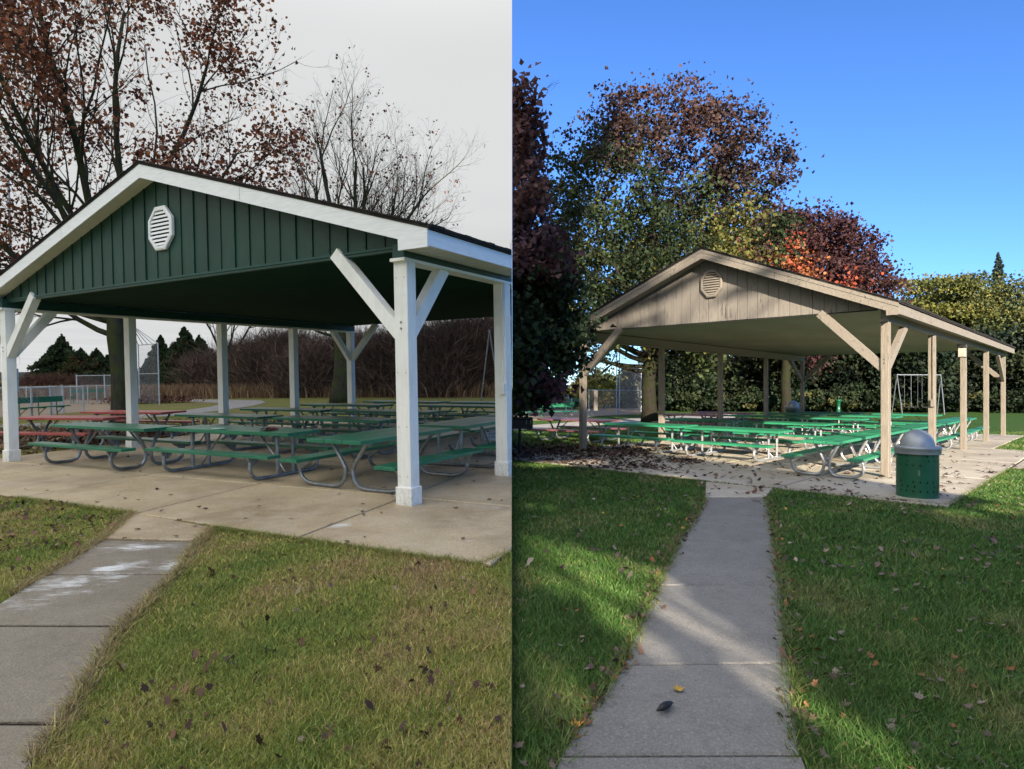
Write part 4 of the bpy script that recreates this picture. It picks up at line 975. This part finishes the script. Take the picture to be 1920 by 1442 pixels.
for i, (px, top_, rx, D) in enumerate([(1262,640,3.0,50),(1330,655,3.2,52),(1395,640,3.4,50),(1450,632,3.0,49),(1520,628,3.2,50),(1585,620,3.3,49),(1650,610,3.3,50),(1715,605,3.3,49),(1780,600,3.4,50),(1845,600,3.3,49),(1910,600,3.3,50),(1240,668,2.4,56)]):
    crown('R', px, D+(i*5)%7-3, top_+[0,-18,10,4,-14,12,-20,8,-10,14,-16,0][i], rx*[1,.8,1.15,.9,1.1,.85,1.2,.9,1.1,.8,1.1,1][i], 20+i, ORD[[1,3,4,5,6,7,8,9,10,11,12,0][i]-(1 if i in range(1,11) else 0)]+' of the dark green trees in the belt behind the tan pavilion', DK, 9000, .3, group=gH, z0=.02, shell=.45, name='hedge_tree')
gU = 'dark undergrowth shrubs at the foot of the belt'
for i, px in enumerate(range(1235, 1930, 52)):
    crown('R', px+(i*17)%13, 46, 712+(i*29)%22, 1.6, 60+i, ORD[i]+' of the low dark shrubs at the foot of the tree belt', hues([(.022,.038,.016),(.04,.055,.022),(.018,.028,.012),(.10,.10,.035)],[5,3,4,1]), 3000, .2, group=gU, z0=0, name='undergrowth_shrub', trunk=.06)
YL = hues([(.30,.27,.04),(.22,.24,.04),(.36,.29,.05),(.15,.18,.035)]); gY = 'bright yellow-green shrubs beyond the low fence'
for i, (px, top_) in enumerate([(968,712),(990,722),(1012,728),(1034,715),(1056,720),(1080,722),(1108,712),(1132,716)]):
    crown('R', px, 52, top_, 1.5, 80+i, ORD[i]+' of the bright yellow-green shrubs beyond the right low fence', YL, 3500, .2, group=gY, z0=0, name='yellow_shrub', trunk=.05)
for i, (px, top_) in enumerate([(1120,690),(1165,700),(1195,685)]):
    crown('R', px, 56, top_, 2.2, 95+i, ORD[i]+' of the three pale olive bushes behind the tall backstop', hues([(.12,.13,.06),(.09,.11,.05),(.2,.16,.06)]), 4500, .24, group='pale bushes behind the backstop', z0=0, name='bush_tree', trunk=.08)

# ---- trees behind the viewpoint that throw the dappled shade over the right lawn
edge = [(-3,30),(1.6,17.5),(2.85,15.5),(3.77,13.28),(4.75,11.63),(5.73,10.12),(6.4,8.4),(6.6,6.0),(9.5,3.5),(14,2),(30,0)]
lit = [((.0,5.75),(.62,4.75),.55),((.45,5.45),(1.0,4.6),.45),((.0,5.05),(.8,4.4),.38),((1.0,4.6),(1.36,3.1),.24),((.62,4.0),(.9,3.2),.13),((1.2,3.5),(1.5,2.3),.2),((2.3,5.9),(2.9,5.2),.12),((3.4,7.6),(4.2,7.2),.16),((.0,7.9),(.3,7.6),.3),((-.1,3.6),(.35,2.7),.16),((2.6,10.7),(3.0,10.5),.22),((.3,12.1),(1.6,12.6),.5),((5.4,7.4),(6.6,7.9),.35),((1.9,8.0),(1.95,7.2),.06),((.1,3.5),(.3,2.9),.1)]
def want_shade(G, rng, jit=.12):
    ex = np.array([e[0] for e in edge]); ey = np.array([e[1] for e in edge])
    lim = np.interp(G[:,0], ex, ey); sh = G[:,1] < lim+rng.normal(0,.25,len(G))
    for a, b, r in lit:
        a, b = np.array(a), np.array(b); d = b-a; t = np.clip(((G-a)@d)/(d@d), 0, 1); q = np.linalg.norm(G-(a+t[:,None]*d), axis=1); sh &= q > r+rng.normal(0,jit*r,len(G))
    return sh
def shade_tree(x, y, h0, h1, rx, n, seed, label, keep, size=.2):
    rng = np.random.default_rng(seed); root = thing('shade_tree', 'R', x, y, 0, label, 'tree', 'trees behind the viewpoint')
    MB().tube([(0,0,-.1),(.1,0,h0),(0,.1,h1*.75)], [.3,.22,.08], 10).build('trunk', BARK_R, root, smooth=True)
    p = unit(rng.normal(size=(n,3)))*(rng.random((n,1))**(1/3))*np.array([rx,2.6,(h1-h0)/2])+np.array([0 if y < -12 else -1.2,0,(h0+h1)/2])
    Wd = p+np.array([x,y,0]); k = Wd[:,2]/S[2]; G = Wd[:,:2]-np.array([[S[0],S[1]]])*k[:,None]
    p = p[keep(G, rng)]
    add_part(root, 'leaves', foliage_mesh('leaves', p, size, palette(rng, len(p), [(.05,.08,.02),(.09,.07,.025),(.07,.04,.02)]), rng), LEAF, 'stuff')
    b = MB()
    for i in range(0, len(p), max(1, len(p)//40)):
        e = Vector(p[i]); b.tube([(0,0,h0+(e[2]-h0)*.4), e], [.04,.01], 4)
    b.build('branches', BARK_R, root, kind='stuff')
for x, rx in ((3.9,6.0),(8.0,5.5),(12.5,4.5)):
    shade_tree(x, -10.5, 1.0, 11.5, rx, 42000, int(x*10), 'leafy tree behind the viewpoint shading the front of the right lawn', want_shade, .2)
def gable_dapple(G, rng):
    c = [((.9,23.4),.9,.9),((1.9,22.7),.7,.28),((2.7,23.0),.7,.25),((2.4,24.3),.7,.5),((3.6,21.3),.45,.3),((4.2,21.0),.3,.2),((1.6,21.6),.5,.25),((0.3,20.5),1.0,.6)]
    m = np.zeros(len(G), bool)
    for (a, b), rx, ry in c: m |= (((G[:,0]-a)/rx)**2+((G[:,1]-b)/ry)**2 < 1+rng.normal(0,.35,len(G)))
    return m & (rng.random(len(G)) < .8)
shade_tree(6.6, -14, 11.0, 18.5, 4.5, 60000, 77, 'taller thin-crowned tree behind the viewpoint', gable_dapple, .12)

# ------------------------------------------------------------------ grass and fallen leaves
def inpoly(P_, poly):
    poly = np.array([list(p) for p in poly]); x, y = P_[:,0], P_[:,1]; c = np.zeros(len(P_), bool); j = len(poly)-1
    for i in range(len(poly)):
        a, b = poly[i], poly[j]; k = ((a[1] > y) != (b[1] > y)) & (x < (b[0]-a[0])*(y-a[1])/(b[1]-a[1]+1e-12)+a[0]); c ^= k; j = i
    return c
hard = {'L': [[glv(-12.4,-1.82),glv(1.95,-1.82),glv(1.95,9.1),glv(-9.35,9.1),glv(-9.35,-.12),glv(-12.4,-.12)], [A(248,966),A(398,993),A(372,1020),A(190,1016)], [A(190,1016),A(372,1020),A(331,1081),A(231,1180),A(115,1364),br,Vector((-3.6,1.2)),A(-280,1364),A(-70,1180),A(84,1082)]],
        'R': [[uvxy(-11,-2.7,'R'),uvxy(1.36,-2.66,'R'),uvxy(1.36,3.3,'R'),uvxy(6,3.3,'R'),uvxy(6,6.9,'R'),uvxy(1.36,6.9,'R'),uvxy(.5,8.2,'R'),uvxy(.5,15.3,'R'),uvxy(-7,15.3,'R'),uvxy(-7,-.55,'R'),uvxy(-11,-.55,'R')],
              [B(1323,906),B(1450,919),B(1438,936),B(1320,936)], [B(1320,936),B(1438,936),B(1447,971),B(1465,1101),B(1480,1251),B(1505,1425),Vector((.8,1.0)),Vector((-.25,1.0)),B(1048,1425),B(1165,1253),B(1232,1102),B(1271,1018),B(1305,971)]]}
def scatter(side, n, y0, y1, power, rng, margin=.85):
    """points of the lawn ahead, thinning with distance"""
    u = rng.random(n); k = 2-power
    y = (y0**k+u*(y1**k-y0**k))**(1/k) if abs(k) > 1e-6 else y0*(y1/y0)**u
    x = rng.random(n)*y*margin*(-1 if side == 'L' else 1)
    return np.stack([x,y],1)
def onhard(side, P_, grow_=0):
    m = np.zeros(len(P_), bool)
    for q in hard[side]: m |= inpoly(P_, q)
    return m
def seam(side, P_):   # keep to its own side of the seam
    M = np.array(H[side]); X = P_[:,0]*M[0,0]+P_[:,1]*M[0,1]+M[0,3]; return X < -.004 if side == 'L' else X > .004
def field(P_, seed, s):
    r = np.random.default_rng(seed); f = np.zeros(len(P_))
    for i in range(7):
        k = r.normal(size=2)*s*(1+i*.6); f += np.sin(P_@k+r.random()*6.28)/(1+i*.35)
    return f/3
def grass(side, n, cols, h, seed, wid, pw=2.0, y1=24, tuft=.5):
    rng = np.random.default_rng(seed); P_ = scatter(side, n, 2.0, y1, pw, rng); c = P_+rng.normal(0,.012,P_.shape)*tuft
    k = ~onhard(side, c) & seam(side, c); c = c[k]
    f = field(c, 3, 1.3)+.6*field(c, 4, 5)+rng.normal(0,.45,len(c))
    idx = np.clip(((f+1.1)/2.2*len(cols)).astype(int), 0, len(cols)-1)
    d = c[:,1]; hh = h*(1+.35*field(c, 8, 3)); o = None
    me = blade_mesh('grass', rng, c, hh*np.ones(len(c)), wid*np.clip(d/3.2, 1, 3.2), cols, idx=idx, lean=.6)
    o = link('grass', me, BLADE, None, side); tag(o, kind='stuff')
grass('L', 330000, [(.44,.29,.16),(.48,.38,.15),(.42,.38,.11),(.33,.34,.08),(.26,.31,.065),(.17,.24,.05)], .030, 1, .0022)
grass('R', 330000, [(.085,.13,.035),(.065,.145,.028),(.09,.18,.04),(.06,.135,.026),(.14,.20,.05),(.20,.21,.08)], .046, 2, .0021)

def leaf_template(rng, lobes=True, seed=0):
    """maple leaf outline, cupped and curled, as a fan round its middle"""
    r = random.Random(seed); out = []
    tips_ = [(-90,.25),(-62,.42),(-35,.55),(-12,.5),(10,.95),(33,.55),(52,.8),(72,.55),(90,1.15),(108,.55),(128,.8),(147,.55),(170,.95),(192,.5),(215,.55),(242,.42)]
    cx, cy = r.uniform(.1,.5), r.uniform(-.1,.5)
    V = [(0,0,.06)]
    for a, q in tips_:
        x, y = q*math.cos(rad(a)), q*math.sin(rad(a)); V.append((x, y, .06+cx*x*x*.9+cy*y*y*.6+r.uniform(-.06,.06)))
    n = len(tips_); F = [(0,i+1,(i+1)%n+1) for i in range(n)]
    return np.array(V)*.5, np.array(F)
TEM = [leaf_template(None, seed=i) for i in range(7)]
def leaf_cloud(name, side, pts, size, cols, rng, tilt=.35, w=None, zz=0.):
    V = []; F = []; Cc = []; off = 0; k = rng.integers(0, len(TEM), len(pts)); col_ = palette(rng, len(pts), cols, w, .3)
    for t in range(len(TEM)):
        q = pts[k == t]; n = len(q)
        if not n: continue
        v, f = TEM[t]; a = rng.random(n)*6.283; s_ = size*rng.uniform(.6,1.3,n); tx, ty = rng.normal(0,tilt,(2,n))
        X = v[None]*s_[:,None,None]; fl = np.where(rng.random(n) < .4, -1, 1)
        x = X[:,:,0]*np.cos(a)[:,None]-X[:,:,1]*np.sin(a)[:,None]; y = X[:,:,0]*np.sin(a)[:,None]+X[:,:,1]*np.cos(a)[:,None]
        z = X[:,:,2]*fl[:,None]+x*tx[:,None]+y*ty[:,None]; z = z-z.min(1, keepdims=True)+q[:,2:3]+zz
        W_ = np.stack([x+q[:,0:1], y+q[:,1:2], z],2).reshape(-1,3); V.append(W_)
        F.append((f[None]+(np.arange(n)*len(v)+off)[:,None,None]).reshape(-1,3)); off += len(W_); Cc.append(np.repeat(col_[k == t], len(v), 0))
    return npmesh(name, np.concatenate(V), np.concatenate(F), np.concatenate(Cc))
def litter(name, side, P_, z, size, cols, seed, tilt=.35, w=None):
    rng = np.random.default_rng(seed); P_ = P_[seam(side, P_)]
    if np.isscalar(z): z = np.full(len(P_), z)
    me = leaf_cloud(name, side, np.concatenate([P_, z[:len(P_),None]],1), size, cols, rng, tilt, w); o = link(name, me, LITTER, None, side); tag(o, kind='stuff')
def flat_leaf_mats(cols, nm): return [simple(nm+str(i), c, tuple(x*.55 for x in c), 25, .75, .2) for i, c in enumerate(cols)]
def single_leaves(side, P_, z, size, mats, labels, group, seed, tilt=.3):
    """the nearest fallen leaves, each a thing of its own"""
    rng = np.random.default_rng(seed); ms = {}
    for i, p in enumerate(P_):
        t, c = int(rng.integers(len(TEM))), int(rng.choice(len(mats)))
        if (t,c) not in ms:
            me = bpy.data.meshes.new('fallen_leaf'); me.from_pydata(TEM[t][0].tolist(), [], TEM[t][1].tolist()); me.materials.append(mats[c]); ms[(t,c)] = me
        o = bpy.data.objects.new('fallen_leaf', ms[(t,c)]); C.objects.link(o); s_ = size*rng.uniform(.65,1.3)
        o.matrix_world = H[side] @ Matrix.Translation((p[0], p[1], z)) @ Euler((rng.normal(0,tilt), rng.normal(0,tilt), rng.uniform(0,6.28))).to_matrix().to_4x4() @ Matrix.Diagonal((s_,s_,s_,1))
        tag(o, labels[c], 'fallen leaf', group+labels[c].split(' leaf')[0])
rng = np.random.default_rng(77)
# right: lawn leaves, more and larger at the lower right
RC = [(.17,.125,.10),(.10,.07,.06),(.22,.10,.045),(.24,.20,.16),(.07,.05,.045),(.32,.22,.05)]
def pick(side, n, y0, y1, f=None, pw=1.0, onh=False):
    P_ = scatter(side, n, y0, y1, pw, rng); k = (onhard(side, P_) == onh) & seam(side, P_)
    if f is not None: k &= rng.random(len(P_)) < f(P_)
    return P_[k]
dens = lambda P_: np.clip(.25+.75*(field(P_,12,2.2) > .05)+.0*P_[:,0], 0, 1)*np.where(P_[:,0] > 1.3, 1, .45)
near = pick('R', 380, 2.3, 4.6, dens)[:150]
LBR = ['pale dry curled brown leaf lying in the shaded grass of the right lawn','dark brown curled leaf lying in the shaded grass of the right lawn','rusty orange leaf lying in the shaded grass of the right lawn','whitish dry leaf lying in the shaded grass of the right lawn']
single_leaves('R', near, .034, .056, flat_leaf_mats(RC[:4], 'leaf_colour_'), LBR, 'right lawn: ', 5)
far_ = pick('R', 1500, 4.6, 14, dens); litter('leaf_litter', 'R', far_, .035, .065, RC, 6, w=[3,3,1.2,1,4,.25])
# along both path edges
def along(side, pts, n, sd, off=0):
    q = [at(x,y,side) for x,y in pts]; out = []
    seg = [(q[i],q[i+1]) for i in range(len(q)-1)]; L_ = np.array([(b-a).length for a,b in seg]); c = rng.choice(len(seg), n, p=L_/L_.sum()); t = rng.random(n)
    A_ = np.array([list(seg[i][0]) for i in c]); B_ = np.array([list(seg[i][1]) for i in c]); d = unit(B_-A_); nn = np.stack([-d[:,1], d[:,0]],1)
    return A_+(B_-A_)*t[:,None]+nn*(rng.normal(off,sd,n))[:,None]
litter('leaf_litter', 'R', np.concatenate([along('R', [(1318,940),(1303,971),(1269,1018),(1230,1102),(1163,1253),(1060,1400)], 330, .045), along('R', [(1440,936),(1450,971),(1458,1019),(1468,1101),(1484,1251),(1505,1400)], 260, .045)]), .02, .05, [(.17,.11,.085),(.12,.07,.05),(.25,.11,.05),(.09,.06,.05)], 7, .5)
# leaves on the tan patio, thick at the left
P_ = pick('R', 24000, 8.5, 17, None, 1.0, True)
uvp = np.array([[(p[0]-6.461)*math.cos(.7648)-(p[1]-11.064)*math.sin(.7648), (p[0]-6.461)*math.sin(.7648)+(p[1]-11.064)*math.cos(.7648)] for p in P_])
pr = .035+.30*np.exp(-((uvp[:,0]+5)/1.6)**2-((uvp[:,1]+1.3)/1.6)**2)+1.0*(uvp[:,0] < -6.3)*(uvp[:,1] < .4)+.22*(uvp[:,0] < -3.2)*(uvp[:,1] < .3); pr *= np.where(field(P_,15,3) > 0, 1.5, .5); pr = np.where(uvp[:,1] > 4, pr*.35, pr)
P_ = P_[rng.random(len(P_)) < pr]; litter('patio_leaves', 'R', P_, .032, .105, [(.05,.03,.025),(.09,.045,.03),(.03,.02,.018),(.14,.08,.05)], 8, .25)
# drift on the grass at the left of the patio
c0 = uvxy(-7.2,-.2,'R'); Q = np.array(list(c0))+rng.normal(0,1,(2400,2))*np.array([1.5,.9]); Q = Q[(rng.random(len(Q)) < .8)]; litter('leaf_drift', 'R', Q, .03, .1, [(.06,.035,.025),(.10,.05,.03),(.04,.025,.02)], 9, .4)
# left lawn: matted brown leaves
LC = [(.13,.065,.04),(.09,.045,.03),(.17,.09,.055),(.055,.033,.025),(.22,.17,.12)]
cl = pick('L', 130, 2.3, 6.5, None, 1.0)[:80]
Q = np.repeat(cl, 2, 0)+rng.normal(0,.045,(len(cl)*2,2)); Q = Q[~onhard('L', Q) & seam('L', Q)][:130]
LBL = ['reddish brown matted leaf lying on the yellowing left lawn','dark brown matted leaf lying on the yellowing left lawn','light brown matted leaf lying on the yellowing left lawn','almost black wet leaf lying on the yellowing left lawn']
single_leaves('L', Q, .012, .055, flat_leaf_mats(LC[:4], 'wet_leaf_colour_'), LBL, 'left lawn: ', 15, .75)
Q = pick('L', 1500, 2.3, 7.5, lambda P_: np.clip(field(P_,21,2.5)+.15,0,1)); litter('leaf_litter', 'L', Q, .012, .045, LC, 16, .8)
Q = pick('L', 2500, 5.5, 9, lambda P_: (P_[:,0] < -3.4)*.8); litter('leaf_litter', 'L', Q, .02, .06, LC, 17, .35)
# under the big maple
c0 = Vector((-11.3,16.0)); Q = np.array(list(c0))+rng.normal(0,1,(7000,2))*np.array([3.0,2.2]); Q = Q[~onhard('L',Q)]; litter('leaf_drift', 'L', Q, .02, .12, LC, 18, .4)
c0 = at(285,756,'L'); Q = np.array(list(c0))+rng.normal(0,1,(900,2))*np.array([1.2,.5]); litter('leaf_drift', 'L', Q, rng.random(900)*.25, .2, [(.12,.05,.035),(.17,.08,.05)], 19, .6)
Q = pick('L', 900, 5.5, 14, lambda P_: .12+0*P_[:,0], 1.0, True); litter('patio_leaves', 'L', Q, .033, .07, LC[:4], 20, .2)
def edge_tufts(side, lines, n, cols, h, seed, off=.0):
    rng2 = np.random.default_rng(seed); P_ = np.concatenate([along(side, l, n, .022, off) for l in lines]); P_ = P_[seam(side, P_)]
    o = link('edge_grass', blade_mesh('edge_grass', rng2, P_, h, .0024, cols, lean=.9, z=.004), BLADE, None, side); tag(o, kind='stuff')
edge_tufts('L', [[(398,993),(372,1020),(331,1081),(231,1179),(116,1363),(60,1440)],[(248,966),(190,1016),(84,1082),(20,1120)]], 3800, [(.46,.36,.17),(.40,.30,.14),(.34,.33,.10),(.22,.15,.09)], .055, 31)
edge_tufts('L', [[(30,937),(248,966)],[(398,993),(905,1063),(951,1041)]], 2600, [(.28,.30,.07),(.22,.27,.06),(.35,.30,.12)], .05, 33)
edge_tufts('R', [[(1320,936),(1305,971),(1271,1018),(1232,1102),(1165,1253),(1040,1440)],[(1438,936),(1447,971),(1455,1019),(1465,1101),(1480,1251),(1506,1440)]], 3600, [(.12,.17,.04),(.18,.19,.06),(.08,.14,.03)], .06, 32)
edge_tufts('R', [[(1010,872),(1322,906)],[(1450,919),(1780,951),(1897,881)]], 2600, [(.10,.15,.035),(.14,.18,.05)], .055, 34)
# dark curled seed pod / leaf on the path, one yellow leaf
p = at(1250,1342,'R'); me, f = leaf_template(None, seed=3)
b = MB().tube([(-.07,-.012,.02),(-.035,-.01,.026),(0,0,.024),(.03,.012,.02),(.055,.02,.015)], [.004,.016,.018,.012,.003], 7)
o = b.build('curled_leaf', BLK, None, 'R', Matrix.Translation((p[0],p[1],.025)) @ Matrix.Rotation(.5,4,'Z')); tag(o, 'dark rolled-up leaf lying alone in the middle of the grey path', 'fallen leaf')
for px, py, c, lab in [(1272,1306,(.40,.24,.03),'small yellow leaf on the grey path above the dark rolled-up leaf'),(1080,1374,(.5,.25,.03),'yellow star-shaped leaf at the left edge of the grey path'),(1098,1370,(.16,.05,.03),'dark red leaf at the left edge of the grey path beside the yellow one')]:
    p = at(px,py,'R'); me = bpy.data.meshes.new('fallen_leaf'); me.from_pydata((TEM[2][0]*.08).tolist(), [], TEM[2][1].tolist())
    o = link('fallen_leaf', me, simple('single_leaf', c), None, 'R', Matrix.Translation((p[0],p[1],.03))); tag(o, lab, 'fallen leaf')

# ------------------------------------------------------------------ each lawn ends at the seam: trim what would cross it
bpy.context.view_layer.update()
def root_of(o):
    while o.parent: o = o.parent
    return o
EPS = .004
for o in [x for x in bpy.data.objects if x.type == 'MESH']:
    side = SIDE.get(root_of(o)) or SIDE.get(o)
    if not side: continue
    M = o.matrix_world; me = o.data; n = len(me.vertices)
    if not n: continue
    co = np.empty(n*3, np.float32); me.vertices.foreach_get('co', co); co = co.reshape(-1,3)
    X = co@np.array(M)[0,:3]+M[0][3]; sg = 1 if side == 'R' else -1; X = X*sg
    if X.min() >= EPS: continue
    if X.max() <= EPS:
        if o.children:
            o.data = bpy.data.meshes.new('empty')
        else: bpy.data.objects.remove(o)
        continue
    if me.users > 1: me = o.data = me.copy()
    bm = bmesh.new(); bm.from_mesh(me); Mi = M.inverted()
    r = bmesh.ops.bisect_plane(bm, geom=bm.verts[:]+bm.edges[:]+bm.faces[:], plane_co=Mi @ Vector((EPS*sg,0,0)), plane_no=(M.to_3x3().transposed() @ Vector((-sg,0,0))).normalized(), clear_outer=True)
    if n < 4000:
        ed = [e for e in r['geom_cut'] if isinstance(e, bmesh.types.BMEdge)]
        if ed: bmesh.ops.holes_fill(bm, edges=ed, sides=0)
    bm.to_mesh(me); bm.free()
for o in [x for x in bpy.data.objects if x.type == 'EMPTY' and not x.children and x.get('label')]: bpy.data.objects.remove(o)
